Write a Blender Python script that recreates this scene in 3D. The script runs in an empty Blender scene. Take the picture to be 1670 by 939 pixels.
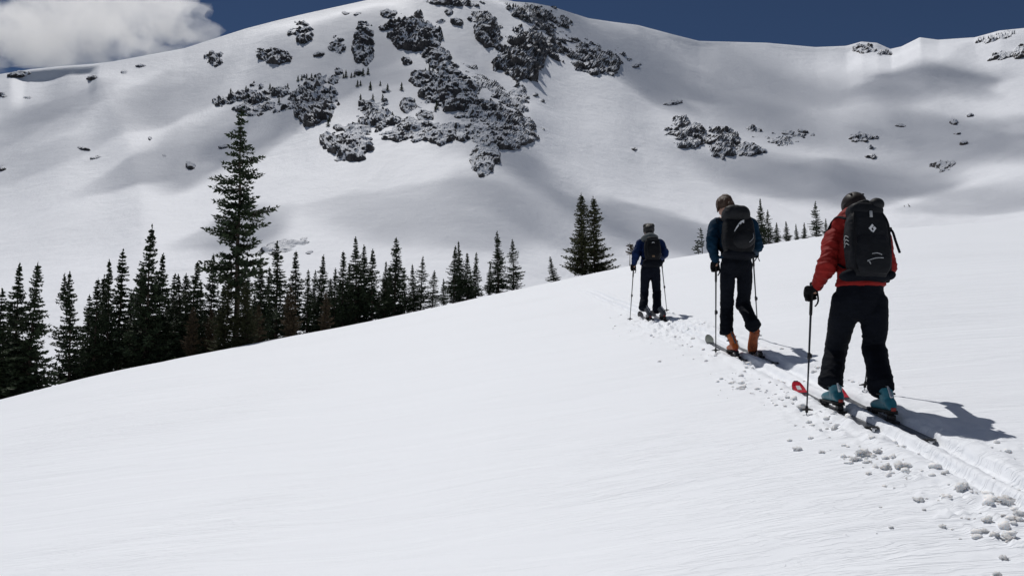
import bpy, bmesh, math, random
import numpy as np
from mathutils import Vector, Matrix

# ------------------------------------------------------------------ camera, light, exposure
F_PX, CX, CY = 1390.0, 835.0, 469.5          # focal length and centre in photograph pixels (1670 x 939)
PITCH = math.radians(7.0)
EYE = 1.65
CLOUD_SEED = 5.3
SUN_EL, SUN_AZ = math.radians(62), math.radians(-26)   # azimuth from +Y, minus = to the left
scene = bpy.context.scene
COL = scene.collection
cam_d = bpy.data.cameras.new('camera')
cam = bpy.data.objects.new('camera', cam_d)
COL.objects.link(cam)
cam_d.sensor_width = 36.0
cam_d.lens = 36.0 * F_PX / 1670.0
cam_d.clip_start = 0.1
cam_d.clip_end = 20000
cam.location = (0, 0, EYE)
cam.rotation_euler = (math.radians(90) + PITCH, 0, 0)
scene.camera = cam

world = bpy.data.worlds.new('World')
scene.world = world
world.use_nodes = True
wn = world.node_tree
for n in list(wn.nodes): wn.nodes.remove(n)
sky = wn.nodes.new('ShaderNodeTexSky')
sky.sky_type = 'NISHITA'
sky.sun_disc = False
sky.sun_elevation = SUN_EL
sky.sun_rotation = SUN_AZ
sky.altitude = 3600
sky.air_density = 0.85
sky.dust_density = 0.0
sky.ozone_density = 6.0
bg = wn.nodes.new('ShaderNodeBackground')
bg.inputs['Strength'].default_value = 0.05
wo = wn.nodes.new('ShaderNodeOutputWorld')
# scattered white clouds, added evenly over the dome as fill light for the shadows
wc = wn.nodes.new('ShaderNodeTexCoord')
wm = wn.nodes.new('ShaderNodeMapping'); wm.inputs['Scale'].default_value = (1, 1, 1.8); wm.inputs['Location'].default_value = (CLOUD_SEED, 0.7, 0.2)
wz = wn.nodes.new('ShaderNodeTexNoise'); wz.inputs['Scale'].default_value = 2.4; wz.inputs['Detail'].default_value = 6; wz.inputs['Roughness'].default_value = 0.55
wr = wn.nodes.new('ShaderNodeValToRGB'); wr.color_ramp.elements[0].position = 0.55; wr.color_ramp.elements[1].position = 0.66
wx = wn.nodes.new('ShaderNodeMix'); wx.data_type = 'RGBA'; wx.inputs[7].default_value = (15.0, 15.2, 15.6, 1)
wn.links.new(wc.outputs['Generated'], wm.inputs[0]); wn.links.new(wm.outputs[0], wz.inputs['Vector']); wn.links.new(wz.outputs['Fac'], wr.inputs[0])
wn.links.new(wr.outputs[0], wx.inputs[0]); wn.links.new(sky.outputs[0], wx.inputs[6])
wn.links.new(wx.outputs[2], bg.inputs[0])
wn.links.new(bg.outputs[0], wo.inputs[0])

sun_d = bpy.data.lights.new('sun', 'SUN')
sun_d.energy = 4.3
sun_d.angle = math.radians(0.53)
sun_d.color = (1.0, 0.97, 0.935)
sun = bpy.data.objects.new('sun', sun_d)
COL.objects.link(sun)
SUN_DIR = Vector((math.sin(SUN_AZ) * math.cos(SUN_EL), math.cos(SUN_AZ) * math.cos(SUN_EL), math.sin(SUN_EL)))
sun.rotation_euler = SUN_DIR.to_track_quat('Z', 'Y').to_euler()
sun.location = (-60, 60, 90)

scene.view_settings.view_transform = 'Standard'
scene.view_settings.look = 'None'
scene.view_settings.gamma = 1.0
scene.view_settings.exposure = -0.55
scene.render.engine = 'CYCLES'
scene.cycles.use_denoising = True
scene.cycles.max_bounces = 40
scene.cycles.diffuse_bounces = 3
scene.cycles.glossy_bounces = 2
scene.cycles.transmission_bounces = 2
scene.cycles.volume_bounces = 40
scene.cycles.transparent_max_bounces = 16

# ------------------------------------------------------------------ helpers
PI = math.pi
rng = np.random.default_rng(7)

_perm = np.random.default_rng(11).permutation(256)
_perm = np.concatenate([_perm, _perm])
_grad = np.array([[1,1,0],[-1,1,0],[1,-1,0],[-1,-1,0],[1,0,1],[-1,0,1],[1,0,-1],[-1,0,-1],
                  [0,1,1],[0,-1,1],[0,1,-1],[0,-1,-1],[1,1,0],[-1,1,0],[0,-1,1],[0,-1,-1]], float)
def perlin(x, y, z=0.0):
    x, y, z = np.broadcast_arrays(np.asarray(x, float), np.asarray(y, float), np.asarray(z, float))
    xi, yi, zi = np.floor(x).astype(int), np.floor(y).astype(int), np.floor(z).astype(int)
    xf, yf, zf = x - xi, y - yi, z - zi
    xi, yi, zi = xi & 255, yi & 255, zi & 255
    u, v, w = (t * t * t * (t * (t * 6 - 15) + 10) for t in (xf, yf, zf))
    def g(i, j, k):
        h = _perm[_perm[_perm[(xi + i) & 255] + ((yi + j) & 255)] + ((zi + k) & 255)] & 15
        gr = _grad[h]
        return gr[..., 0] * (xf - i) + gr[..., 1] * (yf - j) + gr[..., 2] * (zf - k)
    l = lambda a, b, t: a + t * (b - a)
    return l(l(l(g(0,0,0), g(1,0,0), u), l(g(0,1,0), g(1,1,0), u), v),
             l(l(g(0,0,1), g(1,0,1), u), l(g(0,1,1), g(1,1,1), u), v), w)
def fbm(x, y, z=0.0, octv=4, gain=0.5):
    s = 0; a = 1.0; f = 1.0
    for i in range(octv):
        s = s + a * perlin(x * f + 17.3 * i, y * f + 5.1 * i, z * f + 9.7 * i); a *= gain; f *= 2.03
    return s
def ridged(x, y, z=0.0, octv=4, gain=0.5):
    s = 0; a = 1.0; f = 1.0; n = 0
    for i in range(octv):
        s = s + a * (1 - 2 * np.abs(perlin(x * f + 3.3 * i, y * f + 7.1 * i, z * f + 1.7 * i))); n += a; a *= gain; f *= 2.07
    return s / n
def sstep(a, b, x):
    t = np.clip((np.asarray(x, float) - a) / (b - a), 0, 1)
    return t * t * (3 - 2 * t)

def pix(u, v):
    """photo pixel -> (X/Y, (Z-EYE)/Y) of the sight line"""
    zc = (CY - np.asarray(v, float)) / F_PX
    den = math.cos(PITCH) - math.sin(PITCH) * zc
    return (np.asarray(u, float) - CX) / F_PX / den, (math.sin(PITCH) + math.cos(PITCH) * zc) / den
def at(u, v, Y):
    q, e = pix(u, v)
    return Vector((float(q) * Y, Y, EYE + float(e) * Y))
def unpix(q, e):
    zc = (np.asarray(e) * math.cos(PITCH) - math.sin(PITCH)) / (np.asarray(e) * math.sin(PITCH) + math.cos(PITCH))
    den = math.cos(PITCH) - math.sin(PITCH) * zc
    return CX + np.asarray(q) * den * F_PX, CY - zc * F_PX

def tag(o, label=None, cat=None, group=None, kind=None):
    if label: o['label'] = label
    if cat: o['category'] = cat
    if group: o['group'] = group
    if kind: o['kind'] = kind
    return o
def link(name, me, mat=None, parent=None, loc=None):
    o = bpy.data.objects.new(name, me)
    COL.objects.link(o)
    if mat is not None and me is not None and not me.materials:
        me.materials.append(mat)
    if parent is not None: o.parent = parent
    if loc is not None: o.location = loc
    return o
def mesh_np(name, verts, faces, smooth=True):
    me = bpy.data.meshes.new(name)
    me.from_pydata(verts if isinstance(verts, list) else np.asarray(verts).tolist(), [], faces if isinstance(faces, list) else np.asarray(faces).tolist())
    me.polygons.foreach_set('use_smooth', [smooth] * len(me.polygons))
    me.update()
    return me
def grid_mesh(name, P, smooth=True, flip=False):
    """P: (n, m, 3) array of points"""
    n, m = P.shape[:2]
    idx = np.arange(n * m).reshape(n, m)
    q = np.stack([idx[:-1, :-1], idx[:-1, 1:], idx[1:, 1:], idx[1:, :-1]], -1).reshape(-1, 4)
    if flip: q = q[:, ::-1]
    me = bpy.data.meshes.new(name)
    me.vertices.add(n * m)
    me.vertices.foreach_set('co', P.reshape(-1).astype(np.float32))
    k = len(q)
    me.loops.add(k * 4); me.polygons.add(k)
    me.loops.foreach_set('vertex_index', q.reshape(-1).astype(np.int32))
    me.polygons.foreach_set('loop_start', np.arange(0, k * 4, 4, dtype=np.int32))
    me.polygons.foreach_set('use_smooth', np.full(k, smooth))
    me.update(calc_edges=True)
    return me
def tri_mesh(name, V, T, smooth=False):
    V = np.asarray(V, np.float32); T = np.asarray(T, np.int32); k = len(T)
    me = bpy.data.meshes.new(name)
    me.vertices.add(len(V)); me.vertices.foreach_set('co', V.reshape(-1))
    me.loops.add(k * 3); me.polygons.add(k)
    me.loops.foreach_set('vertex_index', T.reshape(-1))
    me.polygons.foreach_set('loop_start', np.arange(0, k * 3, 3, dtype=np.int32))
    me.polygons.foreach_set('use_smooth', np.full(k, smooth))
    me.update(calc_edges=True)
    return me

class NT:
    """small node-tree helper"""
    def __init__(s, name):
        s.m = bpy.data.materials.new(name); s.m.use_nodes = True
        s.t = s.m.node_tree
        for n in list(s.t.nodes): s.t.nodes.remove(n)
        s.out = s.t.nodes.new('ShaderNodeOutputMaterial')
    def n(s, typ, **kw):
        nd = s.t.nodes.new(typ)
        for k, v in kw.items():
            if k in nd.inputs: nd.inputs[k].default_value = v
            else: setattr(nd, k, v)
        return nd
    def l(s, a, b): s.t.links.new(a, b)
    def math(s, op, a, b=None, clamp=False):
        nd = s.t.nodes.new('ShaderNodeMath'); nd.operation = op; nd.use_clamp = clamp
        for i, x in enumerate((a, b)):
            if x is None: continue
            if isinstance(x, (int, float)): nd.inputs[i].default_value = x
            else: s.l(x, nd.inputs[i])
        return nd.outputs[0]
    def ramp(s, fac, stops):
        nd = s.t.nodes.new('ShaderNodeValToRGB')
        el = nd.color_ramp.elements
        while len(el) > 1: el.remove(el[0])
        for i, (p, c) in enumerate(stops):
            e = el[0] if i == 0 else el.new(p)
            e.position = p; e.color = (c[0], c[1], c[2], 1) if not isinstance(c, (int, float)) else (c, c, c, 1)
        s.l(fac, nd.inputs[0])
        return nd.outputs[0]
    def coord(s, kind='Object', scale=None):
        c = s.t.nodes.new('ShaderNodeTexCoord').outputs[kind]
        if scale is None: return c
        mp = s.t.nodes.new('ShaderNodeMapping'); mp.inputs['Scale'].default_value = scale
        s.l(c, mp.inputs[0]); return mp.outputs[0]
    def noise(s, vec, scale, detail=4, rough=0.55, dist=0.0):
        nd = s.n('ShaderNodeTexNoise', Scale=scale, Detail=detail, Roughness=rough, Distortion=dist)
        s.l(vec, nd.inputs['Vector']); return nd.outputs['Fac']
    def bump(s, h, dist, strength=1.0, normal=None):
        nd = s.n('ShaderNodeBump', Strength=strength, Distance=dist)
        s.l(h, nd.inputs['Height'])
        if normal is not None: s.l(normal, nd.inputs['Normal'])
        return nd.outputs[0]
    def mix(s, fac, a, b):
        nd = s.t.nodes.new('ShaderNodeMix'); nd.data_type = 'RGBA'
        for x, i in ((fac, 0), (a, 6), (b, 7)):
            if isinstance(x, (int, float)): nd.inputs[i].default_value = x
            elif isinstance(x, tuple): nd.inputs[i].default_value = (*x[:3], 1)
            else: s.l(x, nd.inputs[i])
        return nd.outputs[2]
    def principled(s, base, rough=0.6, normal=None, spec=0.4, metallic=0.0, **kw):
        p = s.t.nodes.new('ShaderNodeBsdfPrincipled')
        if isinstance(base, tuple): p.inputs['Base Color'].default_value = (*base[:3], 1)
        else: s.l(base, p.inputs['Base Color'])
        if isinstance(rough, (int, float)): p.inputs['Roughness'].default_value = rough
        else: s.l(rough, p.inputs['Roughness'])
        p.inputs['Specular IOR Level'].default_value = spec
        p.inputs['Metallic'].default_value = metallic
        for k, v in kw.items(): p.inputs[k].default_value = v
        if normal is not None: s.l(normal, p.inputs['Normal'])
        s.l(p.outputs[0], s.out.inputs['Surface'])
        return p

SNOW = (0.88, 0.91, 0.955)
def mat_snow_near():
    t = NT('wind_packed_snow')
    c = t.coord('Object')
    # long low wind ripples, running across the slope
    cs = t.coord('Object', (0.55, 2.6, 1.0))
    rip = t.noise(cs, 1.1, 4, 0.52, 0.9)
    cs2 = t.coord('Object', (1.6, 11.0, 3.0))
    rip2 = t.noise(cs2, 1.2, 3, 0.6, 0.9)
    patch = t.ramp(t.noise(c, 0.22, 3, 0.5), [(0.46, 0.0), (0.66, 1.0)])
    crust = t.math('MULTIPLY', t.ramp(rip2, [(0.47, 0.0), (0.50, 1.0), (0.53, 1.0), (0.62, 0.15)]), patch)
    grain = t.noise(c, 75.0, 3, 0.7)
    h = t.math('ADD', t.math('MULTIPLY', rip, 0.050), t.math('MULTIPLY', crust, 0.008))
    h = t.math('ADD', h, t.math('MULTIPLY', grain, 0.0022))
    nrm = t.bump(h, 1.0, 0.55)
    spk = t.ramp(t.noise(c, 420.0, 1, 0.5), [(0.62, 0.62), (0.70, 0.30)])
    p = t.principled(SNOW, spk, nrm, 0.25)
    return t.m
def mat_snow_far():
    t = NT('mountain_snow')
    c = t.coord('Object')
    cs = t.coord('Object', (0.020, 0.007, 0.02))
    streak = t.noise(cs, 1.0, 6, 0.6, 0.4)
    fine = t.noise(c, 0.10, 5, 0.6)
    h = t.math('ADD', t.math('MULTIPLY', streak, 4.2), t.math('MULTIPLY', fine, 1.5))
    nrm = t.bump(h, 1.0, 0.5)
    t.principled((0.86, 0.885, 0.935), 0.7, nrm, 0.15)
    return t.m
def mat_snow_lump():
    t = NT('snow_lump')
    c = t.coord('Object')
    nrm = t.bump(t.noise(c, 60.0, 4, 0.65), 0.012, 0.8)
    p = t.principled((0.92, 0.935, 0.955), 0.65, nrm, 0.2)
    p.inputs['Subsurface Weight'].default_value = 1.0; p.inputs['Subsurface Radius'].default_value = (1.0, 1.1, 1.2); p.inputs['Subsurface Scale'].default_value = 0.025
    return t.m
M_SNOW, M_SNOWFAR, M_LUMP = mat_snow_near(), mat_snow_far(), mat_snow_lump()

# ------------------------------------------------------------------ terrain: the near slope
_cu = np.array([-500, -250, 0, 100, 200, 300, 380, 450, 550, 640, 720, 800, 900, 980, 1060, 1150, 1240, 1340, 1450, 1560, 1670, 1900, 2300], float)
_cv = np.array([760, 712, 653, 627, 603, 582, 567, 553, 535, 516, 499, 481, 460, 443, 427, 413, 400, 385, 373, 366, 360, 352, 346], float)
_cd = np.interp(_cu, [-500, 0, 400, 800, 1060, 1400, 1700, 2300], [28, 33, 43, 62, 80, 84, 86, 88])
_q, _e = pix(_cu, _cv)
_az = np.arctan(_q); _te = _e / np.sqrt(1 + _q ** 2)
_azt = np.linspace(-PI, PI, 2881)
_tt = np.interp(_azt, _az, _te); _dt = np.interp(_azt, _az, _cd)
_k = np.exp(-np.linspace(-2, 2, 21) ** 2); _k /= _k.sum()
def _sm(a): return np.convolve(np.pad(a, 10, mode='edge'), _k, 'valid')
_tt, _dt = _sm(_tt), _sm(_dt)
TRACK_X = 2.69
def slope_base(x, y):
    x = np.asarray(x, float); y = np.asarray(y, float)
    r = np.hypot(x, y); az = np.arctan2(x, y)
    t = np.interp(az, _azt, _tt); D = np.interp(az, _azt, _dt)
    z = r * (t + 2 * EYE / D) - EYE * r * r / D ** 2
    over = np.maximum(0, r - 1.75 * D)
    z = z - 0.012 * over ** 2 / (1 + 0.02 * over)
    return z
_ty = np.linspace(0, 40, 401)
_tx = np.interp(_ty, [0, 4, 6.5, 9.6, 12.5, 16, 30, 40], [2.74, 2.70, 2.665, 2.715, 2.68, 2.65, 2.6, 2.6])
_tx = np.convolve(np.pad(_tx, 10, mode='edge'), np.ones(21) / 21, 'valid')
def track_mid(y): return np.interp(y, _ty, _tx)
def track_shape(x, y):
    """height change of the skin track: two ruts, pushed-up rims, chopped snow"""
    d = x - track_mid(y)
    w = sstep(34, 24, y)
    rut = np.exp(-((np.abs(d + 0.012 * perlin(y * 2.1, 0.3)) - 0.10) / (0.060 + 0.010 * perlin(y * 3.7, x * 0.0 + 9))) ** 8) * (0.052 + 0.016 * perlin(y * 1.3, 4.4))
    rut = rut + fbm(x * 22, y * 9, 6.1, 3) * 0.008 * np.exp(-(d / 0.19) ** 6)
    rim = np.exp(-((np.abs(d) - 0.24) / 0.06) ** 2) * 0.016 + np.exp(-(d / 0.05) ** 2) * 0.006
    ch = fbm(x * 6, y * 3.2, 0.3, 4) * 0.020 * np.exp(-((np.abs(d) - 0.25) / 0.22) ** 2)
    ch = ch + np.maximum(0, fbm(x * 14, y * 12, 4.2, 3) - 0.12) * 0.045 * np.exp(-((d + 0.33) / 0.30) ** 2) * sstep(-0.05, 0.25, fbm(x * 0.9, y * 0.8, 7, 2) + 0.12)
    ch = ch + np.maximum(0, fbm(x * 14, y * 12, 8.2, 3) - 0.15) * 0.030 * np.exp(-((d - 0.42) / 0.22) ** 2) * sstep(0.0, 0.3, fbm(x * 0.9, y * 0.8, 3, 2))
    streak = fbm(x * 45, y * 0.5, 2.0, 2) * 0.010 * np.exp(-(d / 0.26) ** 4)
    # chopped turn near the third skier, a side step scuff
    sc = np.exp(-((x - 2.50) / 0.55) ** 2 - ((y - 13.6) / 2.0) ** 2)
    ch = ch + sc * (np.abs(fbm(x * 7, y * 4, 1.5, 3)) * 0.10 + np.maximum(0, fbm(x * 16, y * 9, 2.5, 2) - .1) * 0.08 - 0.02)
    return w * (rim - rut + ch + streak)
def slope_z(x, y):
    x = np.asarray(x, float); y = np.asarray(y, float)
    r = np.hypot(x, y)
    und = fbm(x * 0.11, y * 0.14, 1.0, 3) * 0.12 * sstep(3, 10, r) * sstep(60, 40, r) * 0.6
    und = und + fbm(x * 0.5, y * 1.2, 5.0, 3) * 0.012
    return slope_base(x, y) + und + track_shape(x, y)
def zg(x, y): return float(slope_z(np.array([x]), np.array([y]))[0])
def ray_ground(u, v, lo=2.0, hi=70.0):
    q, e = pix(u, v); ys = np.linspace(lo, hi, 4000)
    d = slope_base(q * ys, ys) - (EYE + e * ys)
    i = int(np.argmax(d > 0)) if (d > 0).any() else len(ys) - 1
    return float(q * ys[i]), float(ys[i])

def build_slope():
    def axis(parts):
        a = [np.arange(p[0], p[1], p[2]) for p in parts]
        return np.unique(np.round(np.concatenate(a), 4))
    xs = axis([(-150, -60, 6), (-60, -25, 2), (-25, -8, 0.6), (-8, 1.6, 0.14), (1.6, 2.1, 0.05), (2.1, 3.4, 0.018), (3.4, 4.2, 0.05), (4.2, 10, 0.18), (10, 30, 0.9), (30, 60, 2.5), (60, 160, 6)])
    ys = axis([(-60, -10, 4), (-10, 2.5, 0.5), (2.5, 9, 0.028), (9, 18, 0.06), (18, 40, 0.25), (40, 80, 1.0), (80, 190, 4)])
    X, Y = np.meshgrid(xs, ys)
    P = np.stack([X, Y, slope_z(X, Y)], -1)
    o = link('snow_slope', grid_mesh('snow_slope', P), M_SNOW)
    tag(o, kind='structure')
    return o
build_slope()

# ------------------------------------------------------------------ terrain: the mountain
_su = np.array([-900, -500, -200, -60, 0, 50, 100, 155, 180, 230, 300, 350, 400, 450, 500, 550, 600, 650, 700, 760, 800, 840, 870, 900, 960, 1000, 1040, 1100, 1140, 1250, 1330, 1380, 1405, 1430, 1452, 1470, 1500, 1530, 1590, 1630, 1670, 1750, 1900, 2200, 2700], float)
_sv = np.array([330, 220, 160, 133, 121, 113, 108, 104, 101, 92, 79, 63, 47, 34, 22, 11, 0, -9, -13, -12, -6, 3, 5, 11, 30, 36, 41, 57, 67, 70, 77, 75, 68, 70, 80, 76, 61, 65, 61, 50, 46, 30, 20, 60, 200], float)
_sq, _se = pix(_su, _sv)
_sY = np.interp(_su, [-900, 0, 180, 450, 750, 1000, 1300, 1480, 1670, 2200, 2700], [900, 900, 860, 900, 930, 980, 1150, 1080, 900, 800, 800])
Y0, Z0 = 62.0, -16.0
_us_f = np.arange(-900, 2701, 5.0)
_kk = np.exp(-np.linspace(-2.4, 2.4, 121) ** 2); _kk /= _kk.sum()
_se_f = np.convolve(np.pad(np.interp(_us_f, _su, _se), 60, mode='edge'), _kk, 'valid')
_sY_f = np.convolve(np.pad(np.interp(_us_f, _su, _sY), 60, mode='edge'), _kk, 'valid')
def polyd(u, v, pts):
    best = np.full(np.shape(u), 1e9)
    for (a, b), (c, d) in zip(pts[:-1], pts[1:]):
        L = (c - a) ** 2 + (d - b) ** 2
        t = np.clip(((u - a) * (c - a) + (v - b) * (d - b)) / L, 0, 1)
        best = np.minimum(best, np.hypot(u - a - t * (c - a), v - b - t * (d - b)))
    return best
RIBS = [  # crest line on the face, height, half width, sharpness
    ([(140, 90), (152, 125), (166, 155), (182, 188), (198, 220), (211, 255), (221, 290), (228, 325), (231, 370), (232, 420)], 8, 44, 1.7),
    ([(60, 160), (95, 250), (100, 330)], 5, 60, 2),
    ([(725, 10), (745, 120), (770, 200), (800, 275)], 30, 115, 2),
    ([(835, 12), (862, 90), (852, 190), (866, 235)], 9, 34, 1.6),
    ([(455, 60), (500, 150), (535, 215), (575, 265)], 12, 62, 2),
    ([(560, 60), (600, 150), (640, 200)], 8, 45, 2),
    ([(640, 15), (740, 95), (800, 150), (850, 200)], -7, 22, 2),
    ([(520, 330), (420, 410), (330, 440)], 7, 55, 2),
    ([(980, 60), (990, 110), (1010, 200)], 7, 60, 2),
    ([(1110, 220), (1230, 250), (1330, 300)], 8, 55, 2),
    ([(1500, 70), (1440, 150), (1410, 230), (1380, 290)], 10, 60, 2),
    ([(1665, 50), (1580, 95), (1520, 160)], 16, 60, 1.6),
    ([(1670, 240), (1560, 300), (1470, 345)], 6, 50, 2),
    ([(1060, 80), (1080, 190), (1060, 300)], -4, 80, 2),
    ([(300, 120), (330, 250), (350, 330)], -5, 90, 2),
    ([(1280, 110), (1260, 190), (1180, 260)], -4, 90, 2)]
def mountain(u, s):
    """u: photo column at the skyline, s: 0 foot .. 1 ridge (to 1.35 over the back)"""
    u = np.asarray(u, float); s = np.asarray(s, float)
    q = np.interp(u, _su, _sq); e = np.interp(u, _su, _se); YR = np.interp(u, _us_f, _sY_f)
    sc = np.clip(s, 0, 1)
    es = np.interp(u, _us_f, _se_f)
    e = es + (e - es) * sstep(0.70, 1.0, sc)
    Y = Y0 + (YR - Y0) * s
    zr = EYE + e * YR
    g = 0.24 * sc + 0.76 * sc ** 1.85
    back = np.maximum(0, s - 1)
    z = Z0 + (zr - Z0) * g - 420 * back ** 1.3
    x = q * Y
    uu, vv = unpix(x / Y, (z - EYE) / Y)
    win = sstep(0.0, 0.25, s) * sstep(1.0, 0.90, s)
    dz = 0
    for pts, a, w, p in RIBS:
        d = polyd(uu, vv, pts) / w
        dz = dz + a * np.exp(-d ** p)
    dz = dz * win * np.clip((Y / 820) ** 1.4, 0.1, 1.1)
    dz = dz + win * (fbm(x * 0.004, Y * 0.003, 3.0, 2) * 9 + fbm(x * 0.022, Y * 0.010, 8.0, 3) * 0.9)
    # cornice on the left ridge: a steep wall just under the lip
    cw = sstep(15, 45, u) * sstep(162, 146, u) * (0.85 + 0.35 * perlin(u * 0.016, 0.5))
    dz = dz - cw * 10.0 * sstep(0.992, 0.984, s) * sstep(0.80, 0.95, s)
    # small lips along the ridge
    lip = (0.5 + perlin(u * 0.02, 7.5)) * sstep(1200, 1300, u) + 0.6 * sstep(1080, 1120, u) * sstep(1180, 1150, u)
    dz = dz - np.maximum(0, lip) * 3.0 * sstep(0.995, 0.98, s) * sstep(0.86, 0.95, s)
    return np.stack([x, Y, z + dz], -1)
def build_mountain():
    us = np.unique(np.concatenate([np.arange(-900, -60, 14.0), np.arange(-60, 1740, 2.8), np.arange(1740, 2700, 14.0)]))
    ss = np.unique(np.round(np.concatenate([np.arange(0, 0.2, 0.012), np.arange(0.2, 0.94, 0.0042), np.arange(0.94, 1.02, 0.0022), np.arange(1.02, 1.6, 0.03)]), 5))
    U, S = np.meshgrid(us, ss)
    P = mountain(U, S)
    o = link('mountain', grid_mesh('mountain', P), M_SNOWFAR)
    tag(o, kind='structure')
build_mountain()
# lookup: photo pixel -> (u, s) on the face
_LU = np.arange(-100, 1780, 5.0); _LS = np.linspace(0.05, 1.0, 420)
_LP = mountain(*np.meshgrid(_LU, _LS, indexing='ij'))
_LV = np.maximum.accumulate(((_LP[..., 2] - EYE) / _LP[..., 1]), axis=1) + np.linspace(0, 1e-6, 420)
_LE = np.linspace(-0.05, 0.60, 500)
_LI = np.stack([np.interp(_LE, _LV[k], _LS) for k in range(len(_LU))])
def face_s(q, e):
    """sight-line tangents -> (u, s)"""
    q = np.asarray(q, float).ravel(); e = np.asarray(e, float).ravel()
    u = np.interp(q, _sq, _su)
    fi = np.clip((u - _LU[0]) / 5.0, 0, len(_LU) - 1.001); i = fi.astype(int); f = fi - i
    fj = np.clip((e - _LE[0]) / (_LE[1] - _LE[0]), 0, 498.999); j = fj.astype(int); g = fj - j
    s = (_LI[i, j] * (1 - f) + _LI[i + 1, j] * f) * (1 - g) + (_LI[i, j + 1] * (1 - f) + _LI[i + 1, j + 1] * f) * g
    return u, s
def face(u, v):
    """photo pixel -> world point on the mountain"""
    q, e = pix(u, v)
    uu, s = face_s(q, e)
    return mountain(uu, s).reshape(np.shape(q) + (3,))
# ------------------------------------------------------------------ clouds
def lumpy(name, rx, ry, rz, seed, amp=0.35, nu=48, nv=24, freq=1.6):
    th = np.linspace(0, 2 * PI, nu, endpoint=False); ph = np.linspace(0.02, PI - 0.02, nv)
    T, H = np.meshgrid(th, ph)
    d = np.stack([np.sin(H) * np.cos(T), np.sin(H) * np.sin(T), np.cos(H)], -1)
    f = 1 + amp * fbm(d[..., 0] * freq + seed * 3.7, d[..., 1] * freq + seed, d[..., 2] * freq + seed * 1.3, 4) * 1.6
    P = d * f[..., None] * np.array([rx, ry, rz])
    V = P.reshape(-1, 3); F = []
    for j in range(nv - 1):
        for i in range(nu):
            a = j * nu + i; b = j * nu + (i + 1) % nu
            F.append((a, a + nu, b + nu, b))
    F.append(tuple(range(nu))); F.append(tuple(range((nv - 1) * nu, nv * nu))[::-1])
    return mesh_np(name, V, F)
def mat_cloud_hetero(rx, ry, rz):
    t = NT('cumulus_vapour')
    c = t.coord('Object')
    n = t.noise(c, 0.0125, 6, 0.62, 0.2)
    big = t.noise(c, 0.0036, 2, 0.5)
    sc = t.coord('Object', (1 / rx, 1 / ry, 1 / rz))
    ln = t.n('ShaderNodeVectorMath', operation='LENGTH'); t.l(sc, ln.inputs[0])
    fall = t.math('SUBTRACT', 1.0, ln.outputs['Value'])
    d = t.math('ADD', t.math('MULTIPLY', t.math('SUBTRACT', n, 0.5), 2.7), t.math('MULTIPLY', t.math('SUBTRACT', big, 0.47), 2.2))
    d = t.math('ADD', d, t.math('MULTIPLY', fall, 1.0))
    d = t.math('SUBTRACT', d, 0.14)
    d = t.math('MULTIPLY', d, 3.2, True)
    dens = t.math('MULTIPLY', d, 0.0095)
    pv = t.n('ShaderNodeVolumePrincipled')
    pv.inputs['Color'].default_value = (1, 1, 1, 1); pv.inputs['Anisotropy'].default_value = 0.68
    t.l(dens, pv.inputs['Density']); t.l(pv.outputs[0], t.out.inputs['Volume'])
    t.m.cycles.volume_step_rate = 1.0
    return t.m
def mat_cloud_even(dens):
    t = NT('thin_cloud_vapour')
    pv = t.n('ShaderNodeVolumePrincipled', Density=dens)
    pv.inputs['Color'].default_value = (0.99, 0.99, 0.99, 1); pv.inputs['Anisotropy'].default_value = 0.4
    t.l(pv.outputs[0], t.out.inputs['Volume'])
    return t.m
c0 = at(125, 40, 2600)
rx, ry, rz = 470, 190, 150
o = link('cloud', lumpy('cloud', rx, ry, rz, 3, 0.22), mat_cloud_hetero(rx, ry, rz), loc=c0)
tag(o, 'white cumulus cloud rising behind the left mountain ridge', 'cloud', kind='thing')
# thinner clouds drifting high over the basin; their shade lies on the face
def lens(name, rx, ry, c, seed, nr=14, nt=44):
    """flat cloud that thins out softly to its rim"""
    rr = np.linspace(0, 1, nr + 1)[1:]; th = np.linspace(0, 2 * PI, nt, endpoint=False)
    R, T = np.meshgrid(rr, th, indexing='ij')
    x, y = R * np.cos(T), R * np.sin(T)
    wob = 1 + 0.45 * fbm(np.cos(T) * 1.1 + seed, np.sin(T) * 1.1, seed * 0.7, 3)
    thick = c * (1 - R ** 2) ** 1.5 * (1 + 0.75 * fbm(x * 1.6 + seed * 2, y * 1.6, seed, 3)) + 0.05
    top = np.stack([x * rx * wob, y * ry * wob, thick], -1).reshape(-1, 3); bot = top * [1, 1, -0.7]
    n = nr * nt; V = np.concatenate([top, bot, [[0, 0, c], [0, 0, -0.7 * c]]]); F = []
    for j in range(nr - 1):
        for i in range(nt):
            p, q = j * nt + i, j * nt + (i + 1) % nt
            F.append((p, p + nt, q + nt, q)); F.append((n + p, n + q, n + q + nt, n + p + nt))
    for i in range(nt):
        q = (i + 1) % nt; e = (nr - 1) * nt
        F.append((2 * n, i, q)); F.append((2 * n + 1, n + q, n + i)); F.append((e + i, n + e + i, n + e + q, e + q))
    return mesh_np(name, V, F)
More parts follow.
